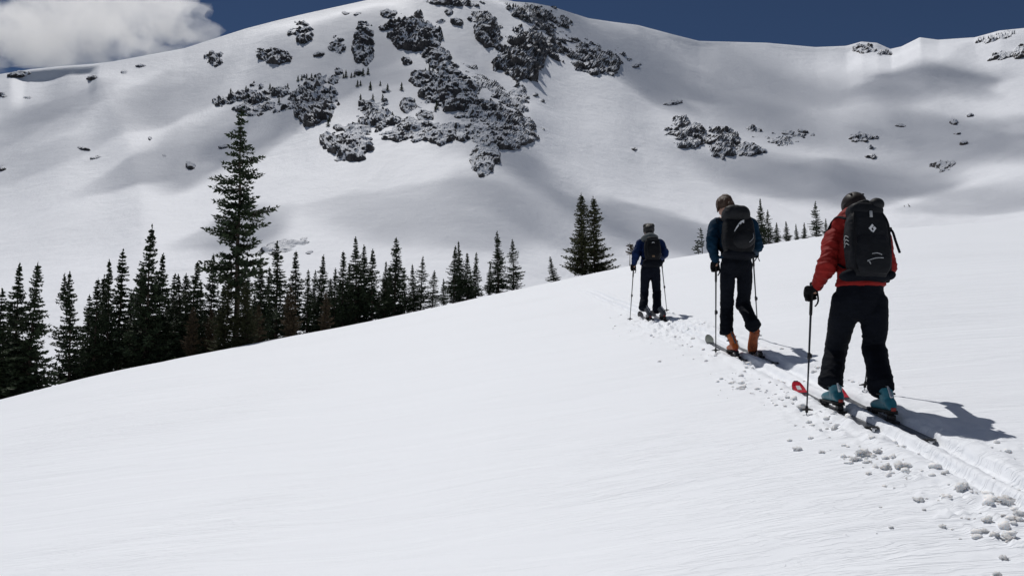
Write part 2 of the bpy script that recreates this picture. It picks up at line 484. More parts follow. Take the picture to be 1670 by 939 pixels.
SHADE = [  # where the shade falls (photo pixel), half width and half height of the shade in pixels, depth of shade
    (300, 260, 80, 62, .6), (270, 165, 75, 40, .5), (425, 215, 70, 38, .7), (395, 372, 62, 46, .8), (700, 345, 165, 42, .45), (540, 110, 110, 55, .55), (900, 325, 105, 60, .45),
    (965, 62, 95, 38, .9), (1250, 160, 165, 75, .5), (1335, 290, 150, 46, .8), (1085, 372, 120, 36, .75), (1585, 235, 110, 60, .8), (1490, 125, 75, 42, .8),
    (60, 260, 85, 20, .3), (115, 165, 85, 20, .3), (780, 195, 60, 60, .5), (690, 110, 150, 85, .35), (60, 190, 110, 60, .3), (1600, 330, 90, 30, .5)]
M_THIN = {}
for i, (u, v, wu, hv, st) in enumerate(SHADE):
    tgt = Vector(face(u, v).tolist()); mpp = tgt.y / F_PX
    pos = tgt + SUN_DIR * (860 + 60 * math.sin(i * 2.3))
    if st not in M_THIN: M_THIN[st] = mat_cloud_even(0.0138 * st)
    o = link('sky_cloud', lens('sky_cloud', wu * mpp * 1.55, hv * mpp * 3.4, 62, 11 + i), M_THIN[st], loc=pos)
    tag(o, kind='structure')
# ------------------------------------------------------------------ rock outcrops on the face
def mat_rock():
    t = NT('snowy_mountain_rock')
    c = t.coord('Object')
    n1 = t.noise(c, 0.16, 5, 0.65); n2 = t.noise(c, 0.9, 4, 0.6)
    col = t.ramp(t.math('ADD', t.math('MULTIPLY', n1, 0.6), t.math('MULTIPLY', n2, 0.4)),
                 [(0.32, (0.040, 0.039, 0.042)), (0.5, (0.085, 0.08, 0.08)), (0.62, (0.14, 0.13, 0.125)), (0.75, (0.2, 0.19, 0.18))])
    g = t.n('ShaderNodeNewGeometry')
    sp = t.n('ShaderNodeSeparateXYZ'); t.l(g.outputs['Normal'], sp.inputs[0])
    k = t.math('ADD', sp.outputs['Z'], t.math('MULTIPLY', t.math('SUBTRACT', n2, 0.5), 0.7))
    k = t.math('ADD', k, t.math('MULTIPLY', t.math('SUBTRACT', t.noise(c, 0.11, 3, 0.6), 0.47), 1.7))
    snow = t.ramp(k, [(0.39, 0.0), (0.49, 1.0)])
    nrm = t.bump(t.noise(c, 0.7, 5, 0.7), 1.2, 0.8)
    base = t.mix(snow, col, (0.85, 0.87, 0.91))
    t.principled(base, 0.85, nrm, 0.15)
    return t.m
M_ROCK = mat_rock()
def outcrop(u, v, a, b, rot=0, cover=0.5, H=None, seed=0, name='rock_outcrop', step=1.25):
    A, B = a * 1.45, b * 1.45
    R = math.radians(rot); ca, sa = math.cos(R), math.sin(R)
    W = abs(A * ca) + abs(B * sa); Hh = abs(A * sa) + abs(B * ca)
    st = min(step, max(0.5, min(W, Hh) / 7))
    gu = np.arange(u - W, u + W + st, st); gv = np.arange(v + Hh, v - Hh - st, -st)
    U, V = np.meshgrid(gu, gv)
    q, e = pix(U, V)
    uu, s = face_s(q, e)
    s = np.minimum(s, 0.9985)
    P = mountain(uu, s).reshape(U.shape + (3,))
    du = np.gradient(P, axis=1); dv = np.gradient(P, axis=0)
    N = np.cross(du, dv); N /= np.linalg.norm(N, axis=-1, keepdims=True) + 1e-9
    N = N * np.sign(N[..., 2:3] + 1e-9)
    m = float(np.median(P[..., 1])) / F_PX                # metres per photo pixel here
    x = (U - u); y = (V - v)
    lx = (x * ca + y * sa) / a; ly = (-x * sa + y * ca) / b
    so = seed * 13.7
    warp = fbm(U / (0.55 * a + 5) + so, V / (0.55 * b + 5), seed, 3) * 0.75
    env = 1 - (lx ** 2 + ly ** 2) ** 0.9 + warp
    if H is None: H = 2.6 + 0.20 * min(a, b) * m
    H *= float(np.clip(np.median(P[..., 1]) / 700, 0.3, 1.0))
    L1 = 17.0; L2 = 6.5
    X, Y, Z = P[..., 0], P[..., 1], P[..., 2]
    s1, s2 = 0.72 * X - 0.69 * Z, 0.72 * X + 0.69 * Z       # ribs run down to the right
    r1 = ridged(s2 / L1 + so, Y / (L1 * 1.5), s1 / (L1 * 2.6), 3)
    r2 = ridged(s2 / L2 + so, Y / (L2 * 1.4), s1 / (L2 * 2.2) + 3, 3)
    blk = np.floor((fbm(X / 7 + so, Y / 7, Z / 9, 2) + 1) * 3.5) / 3.5 - 1
    n0 = fbm(X / 24 + so * 2, Y / 24, Z / 20, 2)
    n = 0.75 * r1 + 0.45 * r2 + 0.6 * blk + 0.95 * n0
    down = np.clip((V - v) / (abs(a * sa) + abs(b * ca)), -1.3, 1.3)          # cliffs grow towards their foot, the top runs out into snow
    d = np.clip(env, -1.5, 1.0) * 0.42 + n * 0.95 + (cover - 0.5) * 1.8 - 0.36 + 0.30 * down
    d = np.where(env < -0.25, d - (-0.25 - env) * 2.2, d)
    d = np.clip(d, -0.5, 1.6)
    D = N * 0.8 + np.array([0, -0.55, 0.1])
    Q = P + D * (d * H)[..., None]
    Q = Q + (rng.random(Q.shape) - 0.5) * 0.22 * st * m
    org = P.reshape(-1, 3).mean(0)
    keep = d > -0.30
    kq = keep[:-1, :-1] | keep[1:, :-1] | keep[:-1, 1:] | keep[1:, 1:]
    idx = np.arange(U.size).reshape(U.shape)
    quads = np.stack([idx[:-1, :-1], idx[:-1, 1:], idx[1:, 1:], idx[1:, :-1]], -1)[kq]
    if len(quads) < 3: return None
    T = np.concatenate([quads[:, [0, 1, 2]], quads[:, [0, 2, 3]]])
    used, inv = np.unique(T, return_inverse=True)
    me = tri_mesh(name, (Q.reshape(-1, 3) - org)[used], inv.reshape(-1, 3), False)
    o = link(name, me, M_ROCK, loc=org.tolist())
    return o
BIG = [
    (668, 52, 38, 27, 10, .55, 'dark crag at the top left of the central buttress, under the summit'),
    (706, 88, 46, 15, 42, .62, 'long dark rock rib slanting down from the summit crag to the right'),
    (594, 70, 16, 30, 0, .50, 'narrow upright rock rib left of the summit crag'),
    (792, 45, 28, 20, 52, .55, 'dark slanting crag right of the bright snow chute near the summit'),
    (850, 88, 34, 38, 30, .52, 'broken rock wall on the right edge of the central buttress'),
    (880, 26, 44, 17, 14, .42, 'grey scree patch on the rounded right summit'),
    (978, 100, 40, 17, 0, .50, 'isolated rock band on the snow right of the central buttress'),
    (950, 72, 30, 12, 25, .30, 'thin scattered stones above the isolated right rock band'),
    (730, 146, 46, 27, 14, .58, 'rounded dark crag in the middle of the central buttress'),
    (800, 140, 62, 9, 38, .36, 'line of small rocks down the right side of the middle crag'),
    (846, 158, 12, 24, -25, .46, 'small upright crag on the right rim of the buttress'),
    (612, 185, 24, 24, 30, .50, 'broken crag on the lower left of the central buttress'),
    (665, 173, 11, 11, 0, .55, 'small round crag left of the middle crag'),
    (692, 182, 14, 15, 0, .46, 'small jagged crag below the middle crag'),
    (680, 212, 54, 20, 4, .56, 'wide low cliff band at the foot of the central buttress'),
    (806, 212, 60, 26, 8, .58, 'largest dark cliff at the lower right of the central buttress'),
    (790, 254, 20, 27, 0, .58, 'pointed rock toe hanging lowest under the central buttress'),
    (571, 231, 37, 25, 0, .62, 'round lone cliff left of the buttress, standing over bright snow'),
    (514, 165, 31, 34, 20, .46, 'rocky knob with small trees left of the central buttress'),
    (400, 165, 48, 15, 8, .36, 'scattered low rocks behind the tip of the tallest tree'),
    (492, 52, 18, 14, 0, .44, 'small rock patch high on the left shoulder under the ridge'),
    (448, 89, 25, 13, 0, .44, 'broken rock patch in the upper left face'),
    (350, 95, 13, 12, 0, .36, 'sparse small rocks just under the left ridge'),
    (548, 72, 15, 12, 40, .44, 'small slanting rock patch between left shoulder and upright rib'),
    (470, 400, 40, 9, -14, .42, 'low dark rocks behind the tree tops right of the tallest tree'),
    (1121, 222, 32, 16, 6, .50, 'left crag of the rock island in the right bowl'),
    (1177, 231, 24, 21, 10, .56, 'tallest crag in the middle of the right bowl rock island'),
    (1218, 246, 27, 8, -4, .50, 'low right tail of the right bowl rock island'),
    (1110, 198, 13, 8, 0, .46, 'small rock above the right bowl rock island'),
    (1230, 210, 14, 5, 0, .44, 'thin rock ledge above the tail of the right bowl rock island'),
    (1410, 224, 21, 7, -8, .40, 'faint rock ledges on the far right face'),
    (1420, 250, 12, 9, 0, .46, 'small dark rock below the faint ledges on the far right face'),
    (1537, 268, 16, 10, -10, .40, 'lowest scattered rocks on the far right face'),
    (1410, 80, 19, 7, 5, .48, 'rock knob on the skyline of the right ridge'),
    (1441, 86, 11, 4, 0, .50, 'small dark rock beside the skyline knob'),
    (1632, 92, 20, 6, -18, .60, 'dark rock band at the right picture edge below the ridge'),
    (1662, 86, 10, 8, 0, .60, 'dark rock cut by the right picture edge'),
    (1622, 60, 28, 6, -14, .50, 'rocky crest of the ridge at the top right'),
    (32, 122, 16, 4, -5, .55, 'flat dark rock in the shaded cornice at the upper left'),
    (311, 270, 7, 5, 15, .60, 'lone boulder on the open snow left of the tallest tree'),
    (795, 172, 58, 34, 35, .20, 'peppering of small stones between the middle crag and the right rim'),
    (905, 66, 40, 26, 30, .20, 'peppering of small stones under the rounded right summit'),
    (448, 158, 52, 22, 5, .20, 'thin stones between the tallest tree tip and the rocky knob'),
    (1275, 224, 44, 12, 0, .20, 'few faint stones right of the right bowl rock island'),
    (740, 4, 42, 7, 4, .50, 'dark rocks along the cut off summit edge')]
for i, (u, v, a, b, rot, cov, lab) in enumerate(BIG):
    o = outcrop(u, v, a, b, rot, cov, seed=i + 1)
    if o: tag(o, lab, 'rock outcrop')
NICK = [(668, 52, 'the summit crag'), (594, 70, 'the narrow upright rib'), (792, 45, 'the crag beside the snow chute'), (850, 88, 'the broken right wall'), (880, 26, 'the summit scree'),
        (978, 100, 'the isolated right band'), (730, 146, 'the rounded middle crag'), (680, 212, 'the wide cliff band'), (806, 212, 'the largest dark cliff'), (571, 231, 'the round lone cliff'),
        (514, 165, 'the rocky knob'), (400, 170, 'the tip of the tallest tree'), (448, 89, 'the broken upper left patch'), (492, 52, 'the high left shoulder patch'), (1177, 231, 'the right bowl rock island'),
        (1410, 224, 'the faint right ledges'), (1537, 268, 'the lowest right rocks'), (60, 115, 'the shaded cornice'), (390, 300, 'the middle of the tallest tree'), (470, 400, 'the low rocks beyond the trees'), (200, 230, 'the left snow rib')]
USED = set()
def place_words(u, v, size):
    for d2, nx, ny, nm in sorted(((u - x) ** 2 + (v - y) ** 2, x, y, n) for x, y, n in NICK):
        dx, dy = u - nx, v - ny
        side = ('right of' if dx > 0 else 'left of') if abs(dx) > abs(dy) else ('below' if dy > 0 else 'above')
        kind = 'flat dark stone' if size > 8 else 'small dark rock' if size > 5.5 else 'tiny dark rock speck'
        for dist in ('close' if d2 < 45 ** 2 else 'some way', 'just', 'farther'):
            lab = '%s in the snow %s %s %s' % (kind, dist, side, nm)
            if lab not in USED:
                USED.add(lab); return lab
SMALL = [(731, 17, 9, 9), (746, 35, 10, 8), (718, 37, 9, 6), (632, 22, 14, 8), (663, 100, 9, 7), (203, 118, 6, 5), (230, 107, 9, 3), (150, 127, 9, 5),
         (7, 156, 10, 4), (45, 160, 9, 3), (137, 243, 11, 2.5), (157, 257, 9, 2.2), (245, 226, 3.5, 3), (268, 255, 5, 2.5), (3, 274, 9, 5), (497, 389, 9, 3.5), (505, 412, 7, 3),
         (1262, 230, 12, 3.5), (1285, 217, 11, 4.5), (1555, 200, 7, 4), (1582, 188, 6, 3), (1560, 217, 7, 3), (1571, 234, 7, 3), (1033, 242, 6, 3.5),
         (1098, 168, 16, 4), (1036, 108, 6, 3), (1042, 105, 5, 2.5), (873, 155, 5, 3), (885, 165, 4, 2.5), (545, 130, 12, 8), (553, 118, 6, 6), (585, 118, 6, 6), (630, 148, 8, 5),
         (565, 22, 8, 2.5), (582, 23, 7, 2.5), (520, 88, 10, 5), (418, 185, 14, 6), (365, 240, 8, 2.5), (1468, 205, 9, 2.5), (1310, 215, 9, 2.5), (765, 165, 10, 6), (900, 70, 11, 8), (1000, 120, 8, 4)]
for i, (u, v, a, b) in enumerate(SMALL):
    o = outcrop(u, v, a * 0.85, b * 0.8, rng.uniform(-15, 15), 0.54, H=1.2 + 0.2 * b, seed=100 + i, name='rock')
    if o: tag(o, place_words(u, v, max(a, b)), 'rock', 'small rocks scattered over the mountain face')
# ------------------------------------------------------------------ conifers
def mat_needles(name, a, b):
    t = NT(name)
    c = t.coord('Object')
    n = t.noise(c, 1.7, 3, 0.6)
    col = t.ramp(n, [(0.3, a), (0.7, b)])
    p = t.principled(col, 0.7, None, 0.2)
    return t.m
def mat_bark():
    t = NT('conifer_bark')
    c = t.coord('Object', (9, 9, 2.2))
    n = t.noise(c, 2.0, 5, 0.65)
    col = t.ramp(n, [(0.3, (0.035, 0.026, 0.02)), (0.65, (0.13, 0.10, 0.08))])
    t.principled(col, 0.9, t.bump(n, 0.03, 0.8), 0.2)
    return t.m
M_NEEDLE = mat_needles('fir_needles', (0.020, 0.032, 0.019), (0.055, 0.078, 0.038))
M_NEEDLE2 = mat_needles('olive_needles', (0.034, 0.042, 0.020), (0.085, 0.088, 0.04))
M_NEEDLE3 = mat_needles('rusty_dead_needles', (0.050, 0.036, 0.022), (0.11, 0.08, 0.045))
M_BARK = mat_bark()
def tube_np(pts, rad, seg=6, V=None, T=None):
    """adds a tapered tube to the lists V, T"""
    pts = [np.asarray(p, float) for p in pts]
    base = len(V)
    for i, p in enumerate(pts):
        d = (pts[min(i + 1, len(pts) - 1)] - pts[max(i - 1, 0)]); d = d / (np.linalg.norm(d) + 1e-9)
        a = np.cross(d, [0.3, 0.9, 0.2] if abs(d[2]) > 0.8 else [0, 0, 1.0]); a /= np.linalg.norm(a) + 1e-9
        b = np.cross(d, a)
        for k in range(seg):
            w = 2 * PI * k / seg
            V.append(p + (a * math.cos(w) + b * math.sin(w)) * rad[i])
    for i in range(len(pts) - 1):
        for k in range(seg):
            p0 = base + i * seg + k; p1 = base + i * seg + (k + 1) % seg
            T.append((p0, p1, p1 + seg)); T.append((p0, p1 + seg, p0 + seg))
def conifer_meshes(h, w, seed, bare=0.04, droop=0.25, dens=1.0, gaps=0.12, tops=1, limbs=(), power=0.95, side=0.0, spray=0.34, skirt=0.0):
    """crown and trunk meshes of one fir; h height, w half width at the skirt, limbs: long boughs (height fraction, azimuth, length)"""
    r = np.random.default_rng(seed)
    TV, TT = [], []
    lean = r.normal(0, 0.012, 2)
    def axis(z): return np.array([lean[0] * z + 0.03 * math.sin(z * 1.1 + seed), lean[1] * z, z])
    zs = np.linspace(-0.9, h, 14)
    rb = 0.0105 * h + 0.03
    tube_np([axis(z) for z in zs], [max(0.012, rb * (1 - max(0, z) / h) ** 0.9) for z in zs], 7, TV, TT)
    if tops == 2:
        z0 = h * 0.62
        tube_np([axis(z0), axis(z0) + [w * 0.22, 0, h * 0.12], axis(z0) + [w * 0.3, 0, h * 0.37]], [rb * 0.35, rb * 0.25, 0.012], 6, TV, TT)
    C, Ti = [], []
    cards = []   # origin, direction, up, length, width
    def bough(o, az, L, dr, lim=False):
        tf = min(1.0, 0.38 + 0.75 * L)
        d0 = np.array([math.cos(az), math.sin(az), 0.0])
        n = max(3, int(L / 0.17 * dens) + 2)
        wob = r.normal(0, 0.05, 2)
        pts = []
        for i in range(n + 1):
            t = i / n
            zz = -dr * L * (t - 0.55 * t * t * (1.6 if lim else 1.0)) + (0.22 * L * t * t if lim else 0.10 * L * t ** 3)
            pts.append(o + d0 * (L * t) + np.array([-d0[1], d0[0], 0]) * (wob[0] * L * math.sin(t * 3)) + np.array([0, 0, zz]))
        if L > 0.35:
            tube_np([pts[0], pts[n // 2], pts[-1]], [0.012 + 0.012 * L, 0.009 + 0.006 * L, 0.004], 4, TV, TT)
        for i in range(n + 1):
            t = i / n
            if t < 0.12 and L > 0.5: continue
            side_v = np.array([-d0[1], d0[0], 0])
            tw = (0.30 * L * (1 - 0.55 * t) + 0.10) * (0.55 if lim else 0.6)
            for sgn in (-1, 1):
                dirv = d0 * r.uniform(0.5, 1.0) + side_v * sgn * r.uniform(0.5, 1.0) + np.array([0, 0, r.normal(0.0, 0.22)])
                dirv /= np.linalg.norm(dirv)
                ln = min(tw, spray * 1.9) * r.uniform(0.75, 1.25)
                k = max(1, int(ln / (spray * 0.75)))
                for j in range(k):
                    oo = pts[i] + dirv * (ln * j / k)
                    cards.append((oo, dirv + r.normal(0, 0.22, 3), ln / k * 1.25 + 0.06))
            # hanging and upright tufts give the bough thickness
            cards.append((pts[i], np.array([d0[0] * 0.5, d0[1] * 0.5, 0.55]) + r.normal(0, 0.3, 3), spray * tf * r.uniform(0.35, 0.65)))
            if r.random() < 0.7:
                cards.append((pts[i], np.array([d0[0] * 0.6, d0[1] * 0.6, -0.55]) + r.normal(0, 0.3, 3), spray * tf * r.uniform(0.35, 0.7)))
        cards.append((pts[-1], d0 + np.array([0, 0, 0.35]), spray * tf * 0.8))
    def crown(base, hh, z_lo, ww, mult=1.0):
        z = z_lo
        while z < hh - 0.05:
            f = (z - z_lo) / (hh - z_lo)
            L0 = ww * ((1 - f) ** power) * (0.9 + 0.25 * math.sin(z * 2.1 + seed)) + 0.025
            if f < 0.14: L0 *= 0.72 + 2.0 * f + skirt
            nb = max(4, int((5.5 + 3.2 * min(L0, 1.4)) * mult))
            a0 = r.uniform(0, 2 * PI)
            for k in range(nb):
                if r.random() < gaps: continue
                az = a0 + 2 * PI * k / nb + r.normal(0, 0.22)
                L = L0 * r.choice([0.55, 0.8, 1.0, 1.0, 1.15]) * r.uniform(0.85, 1.12) * (1 + side * math.cos(az))
                bough(base(z + r.normal(0, 0.05)), az, L, droop * (1.15 - 0.9 * f) + r.normal(0, 0.08))
            z += (0.155 + 0.075 * L0) * r.uniform(0.75, 1.25)
        top = base(hh)
        for k in range(5):
            cards.append((top - np.array([0, 0, 0.12 * k]), np.array([r.normal(0, .12), r.normal(0, .12), 1.0]), 0.26))
    crown(axis, h, h * bare, w)
    if tops == 2:
        z0 = h * 0.62
        crown(lambda z: axis(z0) + np.array([w * 0.3 * min(1, (z - z0) / (h * 0.15)), 0, z - z0]), h * 0.985, h * 0.66, w * 0.42, 0.8)
    for zf, az, L in limbs:
        for k in range(3):
            bough(axis(h * zf + 0.07 * (k - 1)), az + 0.10 * (k - 1), L * (1, 0.8, 0.6)[k], 0.12 + 0.05 * k, True)
    # each card: a folded diamond of needles
    n = len(cards)
    O = np.array([c[0] for c in cards]); D = np.array([c[1] for c in cards]); Ln = np.array([c[2] for c in cards])
    D /= np.linalg.norm(D, axis=1, keepdims=True) + 1e-9
    ref = r.normal(0, 1, (n, 3)) * 0.7 + np.array([0, 0, 0.8])
    S = np.cross(D, ref); S /= np.linalg.norm(S, axis=1, keepdims=True) + 1e-9
    Nn = np.cross(S, D)
    wd = (0.028 + 0.13 * Ln)[:, None]
    L_ = Ln[:, None]
    V = np.stack([O - D * L_ * 0.08, O + D * L_ * 0.45 + S * wd - Nn * wd * 0.35, O + D * L_, O + D * L_ * 0.45 - S * wd - Nn * wd * 0.35], 1).reshape(-1, 3)
    b = np.arange(n)[:, None] * 4
    T = np.concatenate([b + [0, 1, 2], b + [0, 2, 3]])
    return tri_mesh('crown', V, T, False), tri_mesh('trunk', np.array(TV), np.array(TT), True)
TREE_N = 0
def place_tree(meshes, loc, sc, rz, label, mat=None, group='firs along the edge of the slope', tilt=(0, 0), name='fir_tree', sxy=1.0):
    r = bpy.data.objects.new(name, None); COL.objects.link(r)
    r.empty_display_size = 0.3
    r.location = loc; r.rotation_euler = (tilt[0], tilt[1], rz); r.scale = (sc * sxy, sc * sxy, sc)
    tag(r, label, 'tree', group)
    c = link('crown', meshes[0], None, r)
    if mat is not None and not meshes[0].materials: meshes[0].materials.append(mat)
    t = link('trunk', meshes[1], M_BARK, r)
    return r
# prototypes, 8 m tall
PROTO = [conifer_meshes(8.0, w, 40 + i, **k) for i, (w, k) in enumerate([
    (1.55, dict(droop=0.30)), (1.4, dict(droop=0.20, gaps=0.2)), (1.9, dict(droop=0.35)), (1.2, dict(droop=0.25, gaps=0.18)),
    (1.6, dict(droop=0.15, tops=2, gaps=0.22)), (1.8, dict(droop=0.3, skirt=0.3, power=0.7)), (1.65, dict(droop=0.1, gaps=0.4, dens=0.8))])]
for i, p in enumerate(PROTO):
    p[0].materials.append(M_NEEDLE if i not in (5,) else M_NEEDLE2)
PROTO_DEAD = conifer_meshes(8.0, 2.2, 91, droop=0.15, gaps=0.25, dens=0.75, power=0.6); PROTO_DEAD[0].materials.append(M_NEEDLE3)
# the tall fir
GX = 388
_, gy = ray_ground(GX, 558)
bigY = 46.0
bp = at(GX, 470, bigY); bz = zg(bp.x, bigY)
bh = (at(396, 181, bigY).z - bz)
m = bigY / F_PX
E, Wd = 0.0, PI
big = conifer_meshes(bh, 1.6, 5, bare=0.20, droop=0.28, gaps=0.36, power=0.72, spray=0.36,
    limbs=[((558 - v + 8) / 385.0, az, px * m) for v, az, px in [(352, 0.05, 62), (268, -0.1, 40), (372, 0.5, 46), (300, PI - .1, 50), (318, PI + .3, 44), (385, PI + .05, 56),
           (392, PI - .4, 40), (440, PI + .1, 58), (432, 0.2, 44), (405, -0.2, 40), (225, PI, 22), (340, PI + .5, 38), (448, 0.6, 46), (420, -1.2, 40), (380, 1.4, 40), (290, .4, 34)]])
place_tree(big, (bp.x, bigY, bz), 1.0, 0, 'tallest fir with long uneven boughs and a bare lower trunk', M_NEEDLE, None)
# u of the tip, v of the tip, distance, prototype, width factor, label
TREES = [
    (10, 474, 40, 3, 1.0, 'dark fir cut by the left picture edge'),
    (37, 433, 42, 0, .9, 'left one of the tall pair of firs near the left edge'),
    (57, 429, 41, 2, .85, 'right one of the tall pair of firs near the left edge'),
    (-14, 500, 39, 2, 1.0, 'fir half outside the left picture edge'),
    (125, 446, 44, 4, .95, 'open fir with two tips standing alone near the left edge'),
    (161, 455, 45, 1, .9, 'slim fir left of the two tips that touch'),
    (184, 426, 46, 1, .85, 'left one of the two slim firs beside the broad dark fir'),
    (201, 411, 47, 3, 1.1, 'right one of the two slim firs beside the broad dark fir'),
    (246, 371, 46, 2, .9, 'broad dark fir, highest of the left clump'),
    (264, 416, 47, 0, .85, 'fir leaning against the right side of the broad dark fir'),
    (286, 447, 52, 3, .8, 'thin pointed fir between the broad fir and the next clump'),
    (299, 450, 48, 1, .9, 'lower fir left of the dense fir near the tallest tree'),
    (315, 427, 47, 0, .9, 'dense fir two trees left of the tallest tree'),
    (347, 416, 49, 0, .85, 'fir just left of the tallest tree'),
    (370, 452, 45.2, 5, .8, 'low bushy fir hugging the left side of the tallest trunk'),
    (406, 456, 45.0, 5, .8, 'low bushy fir hugging the right side of the tallest trunk'),
    (428, 421, 50, 0, .8, 'fir just right of the tallest tree'),
    (455, 397, 54, 3, 1.1, 'slim tall fir two trees right of the tallest tree'),
    (485, 410, 55, 1, .9, 'narrow fir third right of the tallest tree'),
    (503, 440, 54, 3, .9, 'short thin fir right of the tallest tree group'),
    (525, 416, 55, 0, .75, 'fir with a tufted tip left of the central clump'),
    (547, 438, 55, 1, .9, 'short fir at the left foot of the central clump'),
    (561, 411, 56, 1, .9, 'left fir of the dense central clump'),
    (584, 389, 57, 0, .9, 'highest fir of the dense central clump'),
    (596, 402, 58, 0, .8, 'fir behind the highest one of the central clump'),
    (608, 408, 57, 1, .8, 'right fir of the dense central clump'),
    (628, 427, 58, 0, .8, 'small fir left of the lone spire in the middle row'),
    (645, 388, 59, 3, 1.15, 'tall slender spire fir in the middle of the row'),
    (661, 441, 60, 3, .9, 'short fir right of the slender spire'),
    (676, 432, 60, 1, .8, 'small fir second right of the slender spire'),
    (687, 419, 61, 6, .9, 'thin ragged fir left of the gap in the row'),
    (705, 441, 60, 6, 1.1, 'small open fir beside the gap in the row'),
    (724, 460, 62, 1, .9, 'lowest small fir in the gap of the row'),
    (740, 402, 65, 1, .85, 'left fir of the trio right of the gap'),
    (751, 394, 66, 0, .75, 'middle and highest fir of the trio right of the gap'),
    (762, 413, 66, 1, .8, 'right fir of the trio right of the gap'),
    (776, 412, 67, 3, 1.0, 'slim fir between the trio and the dark column tree'),
    (798, 429, 68, 1, .8, 'small fir hugging the dark column shaped tree'),
    (813, 378, 69, 3, 1.15, 'dark column shaped fir with a thin tip'),
    (838, 390, 70, 6, 1.0, 'sparse wind blown fir at the right end of the row'),
    (1240, 325, 92, 0, .85, 'largest dark fir behind the second skier'),
    (1252, 343, 93, 6, 1.0, 'lighter fir behind the largest one beside the second skier'),
    (1266, 363, 94, 1, .9, 'small fir right of the dark pair beside the second skier'),
    (1283, 361, 95, 1, .85, 'small pointed fir, second of the little row on the crest'),
    (1299, 368, 96, 3, .8, 'thin small fir, third of the little row on the crest'),
    (1311, 373, 96, 3, .9, 'smallest fir, last of the little row on the crest'),
    (1329, 329, 93, 6, 1.0, 'open branched fir left of the skier in red'),
    (1346, 357, 93, 1, .9, 'slim fir half hidden beside the skier in red')]
for i, (u, v, Yd, k, wf, lab) in enumerate(TREES):
    tip = at(u, v, Yd)
    z = zg(tip.x, Yd) - 0.05
    sc = (tip.z - z) / 8.05
    sc = max(sc, 0.25)
    place_tree(PROTO[k], (tip.x, Yd, z), sc, i * 2.399, lab, sxy=min(1.6, wf * (1.0 if sc > .7 else 1.15) * rng.uniform(.95, 1.42)), group='firs along the edge of the slope', tilt=(rng.normal(0, .02), rng.normal(0, .028)))
LOWUSED = set()
def low_label(u):
    for du, uu, lab in sorted((abs(u - t[0]), t[0], t[5]) for t in TREES):
        l = ' '.join(('low fir %s of %s' % ('left' if u < uu else 'right', lab)).split()[:16])
        if l not in LOWUSED:
            LOWUSED.add(l); return l
# a second, shorter row that darkens the gaps
for i, u in enumerate([22, 148, 172, 215, 232, 275, 306, 330, 362, 405, 415, 440, 468, 513, 538, 553, 572, 618, 636, 668, 768]):
    Yd = np.interp(u, [0, 400, 800], [47, 56, 74]) + (i % 3)
    vt = np.interp(u, [0, 240, 400, 580, 700, 800], [500, 455, 462, 448, 465, 450]) + 22*math.sin(i*2.7)
    tip = at(u, vt, Yd); z = zg(tip.x, Yd) - .05
    if tip.z - z < 1.2: continue
    place_tree(PROTO[(i*3) % 4], (tip.x, Yd, z), (tip.z - z)/8.05, i*1.9, low_label(u), None, 'shorter firs deep in the row', sxy=1.15)
# rusty low trees in front
for i, (u, v, Yd, wf, lab) in enumerate([(422, 497, 47.5, .8, 'rusty brown young fir at the foot of the tallest tree'), (475, 468, 49, .8, 'pale brown dying fir right of the tallest tree'),
                                          (532, 478, 51, .8, 'brown broad young fir at the left of the central clump'), (315, 500, 45.5, .7, 'brown young fir left of the tallest trunk'),
                                          (345, 505, 46.5, .8, 'low olive brown fir beside the tallest trunk')]):
    tip = at(u, v, Yd); z = zg(tip.x, Yd) - 0.05
    place_tree(PROTO_DEAD, (tip.x, Yd, z), max(.2, (tip.z - z) / 8.05), i * 1.7, lab, sxy=wf, group='rusty young firs')
# the twin firs with a bushy skirt, left of the third skier
for i, (u, v, wid, lab, sd) in enumerate([(948, 318, .62, 'left fir of the bushy twin pair left of the third skier', 3), (968, 323, .78, 'right fir of the bushy twin pair with a pale bough', 9)]):
    Yd = 82.0 + i * 0.6
    tip = at(u, v, Yd); z = zg(tip.x, Yd) - 0.05; h = tip.z - z
    mm = conifer_meshes(h, 1.2, 70 + i, droop=0.2, gaps=0.05, power=0.55, spray=0.34, limbs=[(.10, PI, 2.0), (.2, PI + .2, 1.9), (.3, PI - .2, 1.7), (.07, PI + .4, 1.7), (.15, PI - .5, 1.8)] if i == 0 else [(.05, 0.1, 2.4), (.13, -.2, 2.0), (.22, .25, 1.8), (.3, 0, 1.5), (.09, .5, 1.9), (.1, -.6, 1.9)])
    mm[0].materials.append(M_NEEDLE2)
    place_tree(mm, (tip.x, Yd, z), 1.0, 0.0, lab, None, 'bushy twin firs')
# leaning sapling and odd stunted trees
tip = at(897, 420, 72); z = zg(at(904, 460, 72).x, 72) - .05
place_tree(PROTO[3], (at(904, 460, 72).x, 72, z), (tip.z - z) / 8.05 * 1.05, 0.4, 'small fir leaning to the left, alone on the crest', None, None, (0, -0.18), sxy=1.7)
for i, (u, v, w_, lab) in enumerate([(1144, 374, .5, 'scraggly stunted fir with bare stems between the two far skiers'), (1138, 400, .5, 'tiny stunted fir at the foot of the scraggly one')]):
    tip = at(u, v, 90); z = zg(tip.x, 90) - .05
    mm = conifer_meshes(tip.z - z, w_, 120 + i, bare=0.30, droop=0.0, gaps=0.5, dens=0.8, power=0.3, side=-0.5, spray=0.26)
    mm[0].materials.append(M_NEEDLE)
    place_tree(mm, (tip.x, 90, z), 1.0, 0, lab, None, 'stunted firs on the crest')
tip = at(1027, 398, 86); z = zg(tip.x, 86) - .05
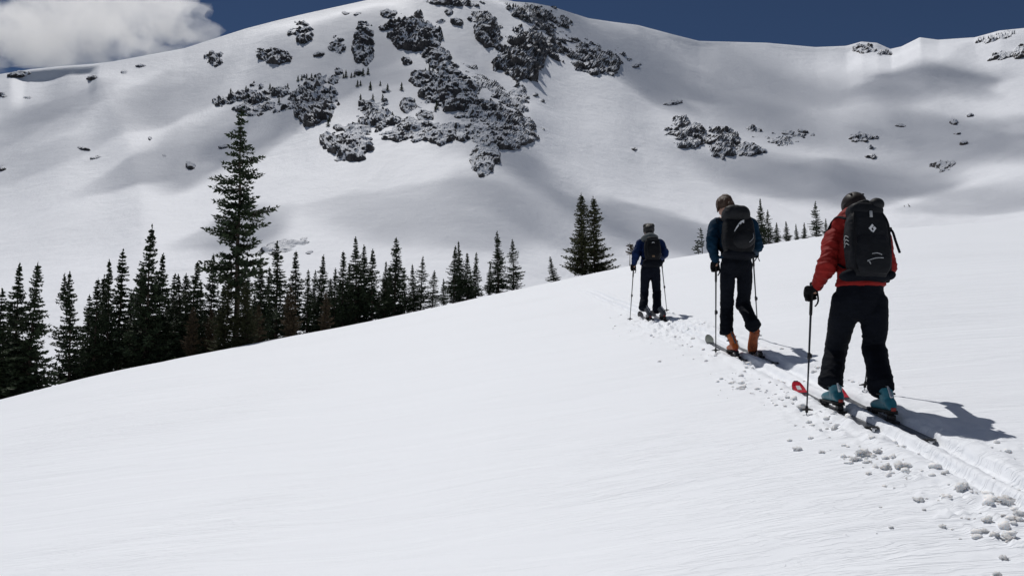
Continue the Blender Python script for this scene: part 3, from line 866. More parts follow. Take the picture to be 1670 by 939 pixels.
mm = conifer_meshes(tip.z - z, 0.6, 131, bare=0.55, droop=-0.2, gaps=0.4, dens=0.9, power=0.2, side=0.3, spray=0.3); mm[0].materials.append(M_NEEDLE3)
place_tree(mm, (tip.x, 86, z), 1.0, 0, 'brown dead tree top showing beside the third skier', None, None)
# tiny trees on the rock ledges of the mountain and on the far snow
far_tree = conifer_meshes(6.0, 1.2, 200, dens=0.25, spray=0.8, gaps=0.25)
far_tree[0].materials.append(M_NEEDLE)
FT = [(560, 128), (564, 127), (573, 127), (578, 126), (585, 124), (592, 124), (600, 122), (583, 142), (588, 140), (604, 143), (604, 147), (620, 140), (632, 150), (655, 148),
      (588, 168), (608, 165), (624, 165), (712, 178), (710, 182), (486, 133), (492, 131), (500, 130), (508, 131), (514, 133), (520, 136), (440, 146), (405, 164), (401, 152),
      (379, 158), (376, 156), (356, 165), (469, 146), (455, 168), (537, 198), (535, 206), (640, 196), (652, 200), (688, 124), (694, 122), (700, 119), (706, 118), (676, 172)]
for i, (u, v) in enumerate(FT):
    p = face(u, v)
    place_tree(far_tree, (float(p[0]), float(p[1]), float(p[2]) - 0.8), rng.uniform(0.7, 1.25), i * 1.3, 'tiny dark tree on the snowy ledge near ' + min(((u - x) ** 2 + (v - y) ** 2, n) for x, y, n in NICK)[1], None, 'tiny trees on the mountain ledges', name='ledge_tree')
for i, (u, v, tl, lab) in enumerate([(1484, 337, -0.5, 'larger wind bent shrub alone on the far snow right of the red jacket'), (1475, 337, -0.6, 'smaller wind bent shrub on the far snow right of the red jacket')]):
    p = face(u, v)
    place_tree(PROTO[6], (float(p[0]), float(p[1]), float(p[2]) - 0.3), (0.32, 0.2)[i], i, lab, None, 'wind bent shrubs on the far snow', (0, tl), name='bent_shrub', sxy=1.3)
# ------------------------------------------------------------------ materials for people and gear
def mat_fabric(name, col, rough=0.75, weave=420.0, var=0.25, spec=0.25):
    t = NT(name)
    c = t.coord('Object')
    n = t.noise(c, 9.0, 4, 0.6)
    a = tuple(x * (1 - var) for x in col); b = tuple(min(1, x * (1 + var)) for x in col)
    cc = t.ramp(n, [(0.3, a), (0.7, b)])
    fine = t.noise(c, weave, 2, 0.5)
    folds = t.noise(t.coord('Object', (1, 1, 1.8)), 14.0, 3, 0.55, 0.6)
    h = t.math('ADD', t.math('MULTIPLY', fine, 0.0006), t.math('MULTIPLY', folds, 0.010))
    t.principled(cc, rough, t.bump(h, 1.0, 0.6), spec)
    return t.m
def mat_plain(name, col, rough=0.45, metallic=0.0, spec=0.5, scuff=0.15):
    t = NT(name)
    c = t.coord('Object')
    n = t.noise(c, 35.0, 4, 0.6)
    cc = t.ramp(n, [(0.3, tuple(x * (1 - scuff) for x in col)), (0.7, tuple(min(1, x * (1 + scuff)) for x in col))])
    rr = t.ramp(n, [(0.3, max(0.05, rough - 0.1)), (0.7, min(1, rough + 0.12))])
    t.principled(cc, rr, None, spec, metallic)
    return t.m
def mat_hair(name, a, b):
    t = NT(name)
    n = t.noise(t.coord('Object', (60, 60, 14)), 2.0, 4, 0.6)
    t.principled(t.ramp(n, [(0.3, a), (0.7, b)]), 0.5, t.bump(n, 0.01, 0.9), 0.4)
    return t.m
def mat_skin():
    t = NT('sun_tanned_skin')
    n = t.noise(t.coord('Object'), 25.0, 3, 0.5)
    t.principled(t.ramp(n, [(0.3, (0.42, 0.24, 0.17)), (0.7, (0.52, 0.31, 0.23))]), 0.5, None, 0.4)
    return t.m
SKIN = mat_skin()
RED = mat_fabric('red_shell_fabric', (0.225, 0.014, 0.012), 0.7, spec=0.12)
BLACK = mat_fabric('black_softshell', (0.0055, 0.0068, 0.0105), 0.8, spec=0.06)
NAVYPANT = mat_fabric('dark_navy_trouser', (0.006, 0.008, 0.014), 0.8, spec=0.06)
TEALJ = mat_fabric('deep_blue_jersey', (0.004, 0.022, 0.046), 0.8, spec=0.1)
BLUEJ = mat_fabric('blue_midlayer', (0.006, 0.017, 0.065), 0.8, spec=0.1)
PACK1 = mat_fabric('charcoal_pack_nylon', (0.0085, 0.0095, 0.012), 0.6, 300, spec=0.15)
PACK2 = mat_fabric('black_pack_nylon', (0.006, 0.0065, 0.008), 0.6, 300, spec=0.15)
PACK3 = mat_fabric('dark_grey_pack_lid', (0.014, 0.015, 0.017), 0.6, 300, spec=0.15)
GREYHOOD = mat_fabric('grey_hood_fabric', (0.10, 0.115, 0.12), 0.8)
GLOVE = mat_fabric('black_glove', (0.006, 0.006, 0.007), 0.7, spec=0.1)
TEAL = mat_plain('teal_boot_plastic', (0.015, 0.13, 0.175), 0.38)
ORANGE = mat_plain('orange_boot_plastic', (0.50, 0.115, 0.02), 0.42, scuff=0.25)
ORSOLE = mat_plain('worn_orange_sole', (0.26, 0.062, 0.016), 0.7, scuff=0.5)
GREYBOOT = mat_plain('grey_boot_plastic', (0.075, 0.08, 0.09), 0.4)
RUBBER = mat_plain('black_rubber', (0.012, 0.012, 0.012), 0.8)
METAL = mat_plain('brushed_metal', (0.55, 0.56, 0.58), 0.35, 1.0)
DARKMETAL = mat_plain('dark_metal', (0.03, 0.03, 0.033), 0.4, 0.6)
SKIBLACK = mat_plain('black_ski_topsheet', (0.016, 0.017, 0.02), 0.3)
SKIGREY = mat_plain('grey_green_ski_shovel', (0.16, 0.18, 0.16), 0.4)
SKIRED = mat_plain('red_ski_shovel', (0.50, 0.015, 0.03), 0.3)
REDINS = mat_plain('red_plastic', (0.35, 0.03, 0.02), 0.4)
WHITEPRINT = mat_plain('white_print', (0.62, 0.63, 0.64), 0.6)
GREYPRINT = mat_plain('grey_print', (0.30, 0.31, 0.32), 0.6)
HELMET = mat_plain('dark_brown_helmet', (0.016, 0.011, 0.009), 0.5, spec=0.3, scuff=0.3)
HAIRB = mat_hair('brown_hair', (0.018, 0.010, 0.006), (0.10, 0.05, 0.025))
HAIRL = mat_hair('light_brown_hair', (0.12, 0.075, 0.04), (0.26, 0.17, 0.10))
HAIRD = mat_hair('dark_fleece', (0.006, 0.0055, 0.0055), (0.024, 0.021, 0.020))
SHAFT = mat_plain('dark_pole_shaft', (0.035, 0.037, 0.045), 0.35, 0.3)
EYEM = mat_plain('dark_eye', (0.02, 0.015, 0.012), 0.15)

# ------------------------------------------------------------------ shape kit
WORG = {}
class Kit:
    """collects closed shapes; out() links them as one mesh, optionally fused to one skin"""
    def __init__(s): s.V = []; s.F = []
    def loft(s, pts, rad, seg=14, axes=None, sub=5, c0=0.85, c1=0.85):
        """pts: list of 3-vectors; rad: list of r or (ra, rb); axes: fixed (a, b) directions or None; rounded ends"""
        P = np.array([list(p) for p in pts], float)
        R = np.array([(r, r) if np.isscalar(r) else r for r in rad], float)
        if sub > 1 and len(P) > 2:
            n = len(P); out = []; outr = []
            for i in range(n - 1):
                p0, p1, p2, p3 = P[max(i-1,0)], P[i], P[i+1], P[min(i+2,n-1)]
                r0, r1, r2, r3 = R[max(i-1,0)], R[i], R[i+1], R[min(i+2,n-1)]
                for k in range(sub):
                    t = k / sub
                    h = lambda a,b,c,d: 0.5*((2*b)+(c-a)*t+(2*a-5*b+4*c-d)*t*t+(3*b-a-3*c+d)*t**3)
                    out.append(h(p0,p1,p2,p3)); outr.append(h(r0,r1,r2,r3))
            out.append(P[-1]); outr.append(R[-1]); P = np.array(out); R = np.array(outr)
        # rounded caps
        def cap(p, d, r, cf):
            q = []
            for w in (0.95, 0.72, 0.38):
                q.append((p + d * r.min() * cf * math.sqrt(max(0, 1 - w * w)) , r * w))
            return q
        d0 = P[0] - P[1]; d0 /= np.linalg.norm(d0) + 1e-9; d1 = P[-1] - P[-2]; d1 /= np.linalg.norm(d1) + 1e-9
        A = cap(P[0], d0, R[0], c0)[::-1]; B = cap(P[-1], d1, R[-1], c1)
        P = np.array([a[0] for a in A] + list(P) + [b[0] for b in B]); R = np.array([a[1] for a in A] + list(R) + [b[1] for b in B])
        base = len(s.V); pa = None
        for i in range(len(P)):
            d = P[min(i+1, len(P)-1)] - P[max(i-1, 0)]; d /= np.linalg.norm(d) + 1e-9
            if axes is not None:
                a, b = np.array(axes[0], float), np.array(axes[1], float)
            else:
                ref = pa if pa is not None else (np.array([1.0,0,0]) if abs(d[0]) < 0.8 else np.array([0,1.0,0]))
                a = ref - d * np.dot(ref, d); a /= np.linalg.norm(a) + 1e-9; b = np.cross(d, a); pa = a
            for k in range(seg):
                w = 2*PI*k/seg
                s.V.append(P[i] + a*math.cos(w)*R[i][0] + b*math.sin(w)*R[i][1])
        m = len(P)
        for i in range(m-1):
            for k in range(seg):
                p = base+i*seg+k; q = base+i*seg+(k+1)%seg
                s.F.append((p, q, q+seg, p+seg))
        s.F.append(tuple(base+k for k in range(seg))[::-1]); s.F.append(tuple(base+(m-1)*seg+k for k in range(seg)))
        return s
    def ball(s, c, r, seg=16, ring=10, M=None):
        r = np.array([r,r,r] if np.isscalar(r) else list(r), float); base = len(s.V); c = np.array(list(c), float)
        M = np.eye(3) if M is None else np.array(M)
        for j in range(1, ring):
            ph = PI*j/ring
            for k in range(seg):
                w = 2*PI*k/seg
                s.V.append(c + M @ (np.array([math.sin(ph)*math.cos(w), math.sin(ph)*math.sin(w), math.cos(ph)])*r))
        t = len(s.V); s.V.append(c + M @ np.array([0,0,r[2]])); s.V.append(c - M @ np.array([0,0,r[2]]))
        for j in range(ring-2):
            for k in range(seg):
                p = base+j*seg+k; q = base+j*seg+(k+1)%seg
                s.F.append((p, p+seg, q+seg, q))
        for k in range(seg):
            s.F.append((t, base+k, base+(k+1)%seg))
            e = base+(ring-2)*seg
            s.F.append((t+1, e+(k+1)%seg, e+k))
        return s
    def box(s, c, size, M=None, bev=0.0, taper=1.0):
        """box with chamfered vertical edges (8-gon section)"""
        c = np.array(list(c), float); hx, hy, hz = np.array(size)/2; M = np.eye(3) if M is None else np.array(M)
        b = min(bev, hx*0.9, hy*0.9); base = len(s.V)
        def sec(k, z):
            X, Y = hx*k, hy*k; bb = b*k
            L = [(X-bb,-Y),(X,-Y+bb),(X,Y-bb),(X-bb,Y),(-X+bb,Y),(-X,Y-bb),(-X,-Y+bb),(-X+bb,-Y)] if b > 0 else [(X,-Y),(X,Y),(-X,Y),(-X,-Y)]
            for x, y in L: s.V.append(c + M @ np.array([x, y, z]))
            return len(L)
        if b > 0:
            kb = 1 - b/max(hx, hy)
            n = sec(kb, -hz); sec(1, -hz+min(b, hz*.6)); sec(taper, hz-min(b, hz*.6)); sec(kb*taper, hz); m = 4
        else:
            n = sec(1, -hz); sec(taper, hz); m = 2
        for i in range(m-1):
            for k in range(n):
                p = base+i*n+k; q = base+i*n+(k+1)%n
                s.F.append((p, q, q+n, p+n))
        s.F.append(tuple(base+k for k in range(n))[::-1]); s.F.append(tuple(base+(m-1)*n+k for k in range(n)))
        return s
    def out(s, name, mat, parent=None, org=(0,0,0), voxel=None, smooth=4, wrinkle=None, flat=False):
        """org: world origin of the mesh; vertices were given in world space"""
        o3 = np.array(list(org), float)
        V = np.array(s.V) - o3
        me = mesh_np(name, V, [tuple(int(i) for i in f) for f in s.F], not flat)
        if voxel:
            tmp = bpy.data.objects.new('tmp', me); COL.objects.link(tmp)
            md = tmp.modifiers.new('r', 'REMESH'); md.mode = 'VOXEL'; md.voxel_size = voxel
            if smooth:
                sm = tmp.modifiers.new('s', 'SMOOTH'); sm.factor = 0.5; sm.iterations = smooth
            dg = bpy.context.evaluated_depsgraph_get()
            me2 = bpy.data.meshes.new_from_object(tmp.evaluated_get(dg))
            bpy.data.objects.remove(tmp); bpy.data.meshes.remove(me); me = me2; me.name = name
            me.materials.clear()
            n = len(me.vertices)
            if wrinkle:
                co = np.empty(n*3, np.float32); me.vertices.foreach_get('co', co); co = co.reshape(-1,3)
                nr = np.empty(n*3, np.float32); me.vertices.foreach_get('normal', nr); nr = nr.reshape(-1,3)
                amp, fx, fz, sd = wrinkle[:4]
                W = co + o3
                tilt = perlin(W[:,0]*3+sd, W[:,1]*3, W[:,2]*2)*0.5
                f = ridged(W[:,0]*fx+sd, W[:,1]*fx, W[:,2]*fz + tilt*2.0, 2)*0.7 + fbm(W[:,0]*fx*0.5, W[:,1]*fx*0.5+sd, W[:,2]*fz*0.35, 2)*0.9
                k = np.ones(n)
                if len(wrinkle) > 4:
                    k = np.full(n, 0.35)
                    for c, rr in wrinkle[4]:
                        k = k + 1.0*np.exp(-((W - np.array(list(c)))**2).sum(1)/rr**2)
                co = co + nr*(amp*f*k)[:,None]
                me.vertices.foreach_set('co', co.reshape(-1).astype(np.float32)); me.update()
            me.polygons.foreach_set('use_smooth', np.full(len(me.polygons), True))
        o = link(name, me, mat)
        o.location = o3.tolist()
        if parent is not None:
            o.parent = parent
            o.location = (o3 - WORG.get(parent.name, np.array(parent.location))).tolist()
        WORG[o.name] = o3
        return o
def rotM(yaw=0, pitch=0, roll=0):
    return np.array((Matrix.Rotation(yaw,3,'Z') @ Matrix.Rotation(pitch,3,'X') @ Matrix.Rotation(roll,3,'Y')))
def lerp(a, b, t): return a + (b - a) * t

def make_boot(side_name, person, ank, knee, gp, col, cuff_lean, foot_pitch, size=1.0, vox=0.006, lever=METAL, yaw=0.0, sole=None):
    """ank: ankle point, gp: ball-of-foot point on the ski; built along the line heel -> toe. foot_pitch > 0 lifts the heel"""
    M = rotM(yaw, 0.17-foot_pitch, 0); s = size
    toe = np.array(list(gp))                      # under the toe
    def L(x, y, z): return toe + M @ (np.array([x, y, z])*s)
    org = L(0, -0.14, 0)
    k = Kit()
    fx = [(-0.275,.034,.030),(-0.25,.043,.052),(-0.19,.043,.056),(-0.12,.046,.048),(-0.06,.050,.040),(-0.0,.047,.034),(0.025,.036,.026)]
    k.loft([L(0, y, 0.012+h) for y, w, h in fx], [(w*s, h*s) for y, w, h in fx], 16, (M@np.array([1,0,0]), M@np.array([0,0,1])), 4)
    a = np.array(list(ank)); h0 = L(0, -0.205, 0.09)
    up = (lerp(a, np.array(list(knee)), .22) - h0); up = up/np.linalg.norm(up)
    k.loft([L(0,-0.20,0.06), h0+up*0.04*s, h0+up*0.10*s, h0+up*0.15*s], [(.047*s,.060*s),(.049*s,.060*s),(.052*s,.060*s),(.054*s,.056*s)], 16, ((1,0,0), tuple(np.cross(up,(1,0,0)))), 4)
    shell = k.out('boot', col, person, org, vox, 2)
    k2 = Kit()
    sx = [(-0.285,.036),(-0.24,.045),(-0.15,.040),(-0.06,.050),(0.0,.048),(0.035,.030)]
    k2.loft([L(0, y, 0.014) for y, w in sx], [(w*s, 0.016*s) for y, w in sx], 12, (M@np.array([1,0,0]), M@np.array([0,0,1])), 3)
    for y in (-0.26, -0.23, -0.08, -0.05, -0.02):
        k2.box(L(0, y, -0.001), (0.085*s, 0.018*s, 0.012*s), M)
    k2.out('sole', sole or RUBBER, shell, org)
    k3 = Kit(); bk = -np.cross(np.array([1.0,0,0]), up); bk = bk if bk[1] < 0 else -bk
    k3.loft([h0+bk*.064*s, h0+up*.07*s+bk*.066*s, h0+up*.15*s+bk*.066*s], [.011*s,.009*s,.008*s], 8, None, 3)
    k3.box(h0+up*.10*s+bk*.068*s, (.026*s,.012*s,.03*s)); k3.out('walk_lever', lever, shell, org)
    for hh in (0.05, 0.11):
        kb = Kit(); c = h0+up*hh*s
        for sg in (-1, 1):
            kb.loft([c+np.array([sg*.055*s,-.02*s,0]), c+np.array([sg*.062*s,.03*s,.006]), c+np.array([sg*.03*s,.068*s,.01])], [.008*s]*3, 6, None, 3)
        kb.out('buckle', DARKMETAL, shell, org)
    kh = Kit(); kh.box(L(0,-0.292,0.03), (.036*s,.014*s,.026*s), M, 0.004); kh.out('heel_insert', REDINS, shell, org)
    return shell

def make_glove(person, pole_c, axis, out_s, mat, vox=0.0045, s=1.0, wrist=None, name='glove'):
    """a gripping hand round a pole; out_s = -1 left hand, 1 right hand (side where the back of the hand is)"""
    ax = np.array(list(axis)); ax /= np.linalg.norm(ax); c = np.array(list(pole_c))
    ox = np.array([out_s, 0, 0.0]); ox -= ax*np.dot(ox, ax); ox /= np.linalg.norm(ox)
    fw = np.cross(ax, ox)*(1 if np.cross(ax, ox)[1] > 0 else -1)
    def pt(th, r, h): return c + (ox*math.cos(th) + fw*math.sin(th))*r*s + ax*h*s
    k = Kit()
    k.loft([pt(-0.5,.045,-.045), pt(-.1,.046,-.015), pt(-.1,.047,.02), pt(-.45,.05,.05)], [(.030*s,.021*s)]*4, 12, (fw, ox), 3)     # palm
    for i in range(4):
        h = -.040 + .026*i; ln = (0.82, 0.95, 1.0, 0.92)[i]
        ths = [0.15, 0.15+0.75*ln, 0.15+1.6*ln, 0.15+2.5*ln, 0.15+3.2*ln]
        k.loft([pt(t, (.046,.044,.038,.034,.031)[j], h+.003*j) for j, t in enumerate(ths)], [.0135*s,.0135*s,.0125*s,.0115*s,.010*s], 8, None, 3)
    k.loft([pt(-.7,.048,.03), pt(-1.3,.045,.055), pt(-2.1,.038,.062), pt(-2.9,.034,.058)], [.016*s,.015*s,.013*s,.011*s], 8, None, 3)  # thumb
    if wrist is not None:
        w = np.array(list(wrist)); p0 = pt(-.4,.045,.02)
        k.loft([p0, lerp(p0, w, .5), w], [(.030*s),.032*s,.040*s], 12, None, 3)
    return k.out(name, mat, person, c, vox, 1)

def make_pole(grip, tip, label, s=1.0, shaft=SHAFT):
    """pole from the top of the grip to the steel tip"""
    g = np.array(list(grip)); t = np.array(list(tip)); ax = g - t; Ln = np.linalg.norm(ax); ax /= Ln
    root = bpy.data.objects.new('ski_pole', None); COL.objects.link(root); root.location = t.tolist(); root.empty_display_size = .1
    tag(root, label, 'ski pole', 'ski poles')
    at_ = lambda d: t + ax*d
    Kit().loft([at_(0.06), at_(Ln*0.55), at_(Ln-.14)], [.0055*s,.0085*s,.0095*s], 10, None, 1).out('shaft', shaft, root, t)
    Kit().loft([at_(0.0), at_(.065)], [.003*s,.005*s], 8, None, 1).out('tip', METAL, root, t)
    k = Kit(); k.loft([at_(Ln-.26), at_(Ln-.24), at_(Ln-.13), at_(Ln-.10), at_(Ln-.05), at_(Ln-.005)], [.0115*s,.0135*s,.013*s,.015*s,.0145*s,.020*s], 10, None, 2); k.out('grip', RUBBER, root, t)
    k = Kit(); k.loft([at_(Ln*.44), at_(Ln*.475)], [.0135*s,.0135*s], 10, None, 1); k.box(at_(Ln*.457)+np.array([.014*s,0,0]), (.012*s,.02*s,.035*s)); k.out('clamp', DARKMETAL, root, t)
    k = Kit()
    for i in range(10):
        w0, w1 = 2*PI*i/10, 2*PI*(i+1)/10; c = at_(.075)
        k.loft([c+np.array([math.cos(w0),math.sin(w0),0])*.045*s, c+np.array([math.cos(w1),math.sin(w1),0])*.045*s], [.005*s]*2, 6, None, 1)
        if i % 2 == 0: k.loft([c+ax*.012, c+np.array([math.cos(w0),math.sin(w0),0])*.043*s], [.005*s,.004*s], 6, None, 1)
    k.loft([at_(.06), at_(.10)], [.012*s,.010*s], 8, None, 1); k.out('basket', RUBBER, root, t)
    k = Kit(); tp = at_(Ln-.03)
    k.loft([tp, tp+np.array([.02,-.045,-.03])*s, tp+np.array([.028,-.05,-.12])*s, tp+np.array([.012,-.02,-.16])*s], [(.009*s,.002*s)]*4, 8, None, 3); k.out('strap', BLACK, root, t)
    return root

def make_ski(x, y_tail, length, label, boot_y, shovel=SKIRED, top=SKIBLACK, x_tip=None):
    """ski lying in its rut, pointing uphill (+Y)"""
    x_tip = x if x_tip is None else x_tip
    ys = np.linspace(y_tail, y_tail+length, 40); xs = np.linspace(x, x_tip, 40)
    z = slope_z(xs, ys)
    A = np.polyfit(ys, z, 1); off = float((z - np.polyval(A, ys))[4:34].max())
    pit = math.atan(A[0])
    zc = lambda y: A[0]*y + A[1] + off*0.6 + 0.004
    root = bpy.data.objects.new('ski', None); COL.objects.link(root); root.empty_display_size = .2
    yc = y_tail + length*0.5
    root.location = ((x+x_tip)/2, yc, zc(yc)); root.rotation_euler = (pit, 0, -math.atan2(x_tip-x, length))
    tag(root, label, 'ski', 'touring skis')
    h = length/2
    def prof(t):   # t -1..1 -> half width, z
        w = 0.047 + 0.016*abs(t)**2.2
        if t > 0.86: w *= math.sqrt(max(0.02, 1-((t-0.86)/0.145)**2.2))
        if t < -0.95: w *= math.sqrt(max(0.1, 1-((-0.95-t)/0.055)**2)*0.9+0.1)
        zz = 0.085*max(0, (t-0.74)/0.26)**2 + 0.02*max(0, (-0.9-t)/0.1)**2
        return w, zz
    def strip(name, t0, t1, n, th, mat, inset=1.0, lift=0.0, parent=root):
        V, Fc = [], []
        for i in range(n+1):
            t = t0+(t1-t0)*i/n; w, zz = prof(t); w *= inset; y = t*h
            V += [(-w,y,zz+lift),(w,y,zz+lift),(w*0.97,y,zz+lift+th),(-w*0.97,y,zz+lift+th)]
        for i in range(n):
            a = i*4
            for k in range(4): Fc.append((a+k, a+(k+1)%4, a+4+(k+1)%4, a+4+k))
        Fc.append((3,2,1,0)); e = n*4; Fc.append((e,e+1,e+2,e+3))
        return link(name, mesh_np(name, V, Fc, False), mat, parent)
    strip('ski_body', -1, 1, 44, 0.013, top)
    sh = strip('shovel', 0.80, 0.985, 14, 0.0025, shovel, 0.96, 0.0125)
    if shovel is SKIRED: strip('tip_mark', 0.86, 0.93, 4, 0.002, WHITEPRINT, 0.34, 0.0150, sh)
    strip('stripe', -0.55, 0.42, 6, 0.002, GREYPRINT, 0.10, 0.0128)
    by = boot_y - yc
    def part(name, mat, boxes):
        k = Kit()
        for c, sz in boxes: k.box((c[0], by+c[1], c[2]), sz, None, 0.004)
        me = mesh_np(name, np.array(k.V), [tuple(f) for f in k.F], False); return link(name, me, mat, root)
    part('toe_piece', DARKMETAL, [((0,.02,.024),(.06,.09,.022)),((-.036,.0,.040),(.016,.03,.03)),((.036,0,.040),(.016,.03,.03)),((0,.065,.04),(.03,.05,.012))])
    part('heel_piece', DARKMETAL, [((0,-.33,.022),(.062,.13,.02)),((0,-.315,.048),(.046,.06,.036)),((0,-.30,.072),(.05,.02,.014))])
    k = Kit(); k.box((0,-h*0.985,.016),(.04,.06,.008),None,.003); k.box((0,-h*1.0,.006),(.022,.02,.03),None,.003)
    link('skin_clip', mesh_np('skin_clip', np.array(k.V), [tuple(f) for f in k.F], False), METAL, root)
    # top surface height over the ground plane at the boot
    zt = zc(boot_y) + 0.013
    return root, zt

# ------------------------------------------------------------------ the three skiers
def head_parts(person, c, yaw, tilt, roll, s, vox, k_body):
    """adds the skull, face and neck to the body kit; returns the head frame"""
    M = rotM(yaw, tilt, roll); c = np.array(list(c))
    H = lambda x, y, z: c + M @ (np.array([x,y,z])*s)
    k_body.ball(c, (.076*s,.094*s,.108*s), M=M)
    k_body.ball(H(0,.032,-.060), (.056*s,.060*s,.056*s), M=M)
    k_body.loft([H(0,.088,.020), H(0,.108,-.012), H(0,.100,-.022)], [.009*s,.013*s,.011*s], 8, None, 2)     # nose
    k_body.loft([H(-.026,.084,-.058), H(0,.092,-.056), H(.026,.084,-.058)], [.007*s,.009*s,.007*s], 8, None, 2)  # lips
    for sg in (-1,1):
        k_body.ball(H(sg*.079,-.006,-.008), (.010*s,.020*s,.032*s), 10, 8, M)
        k_body.ball(H(sg*.032,.083,.033), (.022*s,.012*s,.008*s), 10, 6, M)   # brow
    return M, H
def make_person(J, name_label, mats, s=1.0, vox=0.009, head=(0,0,0), boots=None, hood=False, wr_amp=0.015, lt=1.0):
    g = {k: np.array(list(v), float) for k, v in J.items()}
    org = (g['ankL']+g['ankR'])/2; org = np.array([org[0], org[1], zg(org[0], org[1])])
    X = np.array([1.0,0,0]); Yv = np.array([0,1.0,0])
    sh = g['shR']-g['shL']; sx = sh/np.linalg.norm(sh); sy = np.cross([0,0,1.0], sx); sy /= np.linalg.norm(sy)
    # body
    kb = Kit()
    M, H = head_parts(None, g['head'], head[0], head[1], head[2], s, vox, kb)
    kb.loft([H(0,-.01,-.07), (H(0,-.01,-.07)+g['neck'])/2, g['neck']], [.050*s,.052*s,.065*s], 14, None, 3)
    kb.loft([g['neck']-[0,0,.03], g['chest'], g['waist'], g['pelvis']], [(.13*s,.085*s),(.15*s,.10*s),(.13*s,.09*s),(.12*s,.075*s)], 18, (sx, sy), 4, c1=0.2)
    for a in 'LR':
        kb.loft([g['sh'+a], g['el'+a], g['wr'+a]], [.045*s,.036*s,.026*s], 10, None, 4)
        kb.loft([g['wr'+a], lerp(g['wr'+a], g['hand'+a], .6)], [.026*s,.028*s], 10, None, 1)
        kb.loft([g['hip'+a], g['knee'+a], g['ank'+a]+[0,0,.06]], [.075*s,.052*s,.034*s], 12, None, 4)
    person = kb.out('person', SKIN, None, org, max(vox, .008), 2)
    tag(person, name_label, 'person', 'skiers climbing the skin track')
    for sg in (-1,1):
        Kit().ball(H(sg*.031,.088,.012), .011*s, 10, 8).out('eye', EYEM, person, g['head'])
    # trousers: one skin, hem over the boot cuff
    kp = Kit()
    kp.loft([g['waist']-[0,0,.02], g['pelvis'], lerp(g['pelvis'], (g['hipL']+g['hipR'])/2, .8)-[0,0,.02]], [(.165*s,.115*s),(.185*s*(lt+1)/2,.130*s),(.165*s*lt,.12*s)], 20, (sx, sy), 4)
    for a in 'LR':
        h, k_, n_ = g['hip'+a], g['knee'+a], g['ank'+a]
        kp.loft([h+[0,0,.05], lerp(h,k_,.35), lerp(h,k_,.8), k_, lerp(k_,n_,.35), lerp(k_,n_,.75), n_-[0,0,.005]], [(r0*s*lt, r1*s*lt) for r0, r1 in ((.098,.112),(.099,.108),(.085,.092),(.084,.090),(.083,.092),(.085,.092),(.089,.094))], 18, None, 4, c1=0.1)
    kp.out('trousers', mats['pants'], person, g['pelvis'], vox, 2, (wr_amp, 7, 20, 3.1, [(g['kneeL'], .13), (g['kneeR'], .13), (g['ankL'], .14), (g['ankR'], .14), (g['pelvis']-[0,0,.08], .12)]))
    # jacket
    kj = Kit()
    kj.loft([g['neck']-[0,0,.005], lerp(g['neck'],g['chest'],.45), g['chest'], lerp(g['chest'],g['waist'],.5), g['waist'], g['hem']], [(.085*s,.075*s),(.165*s,.11*s),(.180*s,.130*s),(.170*s,.125*s),(.172*s,.127*s),(.195*s,.142*s)], 22, (sx, sy), 4, c1=0.1)
    for a, sg in (('L',-1),('R',1)):
        S_, E_, W_ = g['sh'+a], g['el'+a], g['wr'+a]
        kj.loft([lerp(S_, g['chest'], .35)+[0,0,.03], S_, lerp(S_,E_,.5), E_, lerp(E_,W_,.5), W_], [.075*s,.082*s,.068*s,.064*s,.056*s,.047*s], 16, None, 4)
    if hood:
        nb = g['neck']
        for w in np.linspace(-2.6, 2.6, 9):
            p = nb + sx*math.sin(w)*.120*s - sy*math.cos(w)*.10*s + np.array([0,0,.035+.012*math.cos(w)])
            kj.ball(p, (.072*s,.070*s,.060*s), 10, 8)
        kj.loft([nb+sx*.02*s-sy*.03*s+[0,0,.085], nb-sx*.06*s-sy*.05*s+[0,0,.075], nb-sx*.135*s-sy*.03*s+[0,0,.015]], [.085*s,.080*s,.060*s], 12, None, 4)
        kj.loft([nb-sy*.10*s+[0,0,.05], nb-sy*.15*s-sx*.03+[0,0,.0], nb-sy*.16*s-[0,0,.09]], [(.10*s,.05*s),(.12*s,.055*s),(.07*s,.04*s)], 14, (sx, sy), 3)
    else:
        kj.loft([g['neck']-[0,0,.02], g['neck']+[0,.005,.045]], [(.078*s,.072*s),(.070*s,.066*s)], 16, (sx, sy), 1)
    kj.out('jacket', mats['jacket'], person, g['chest'], vox, 2, (wr_amp, 8, 19, 1.7, [(g['elL'], .14), (g['elR'], .14), (g['wrL'], .12), (g['wrR'], .12), (g['hem'], .16), (lerp(g['shL'], g['elL'], .5), .14)]))
    for a, sg in (('L',-1),('R',1)):
        make_glove(person, g['hand'+a], g.get('ax'+a, np.array([0,0,1.0])), sg, mats['glove'], max(.0045, vox*.5), s*1.05, g['wr'+a])
    return person, g, M, H

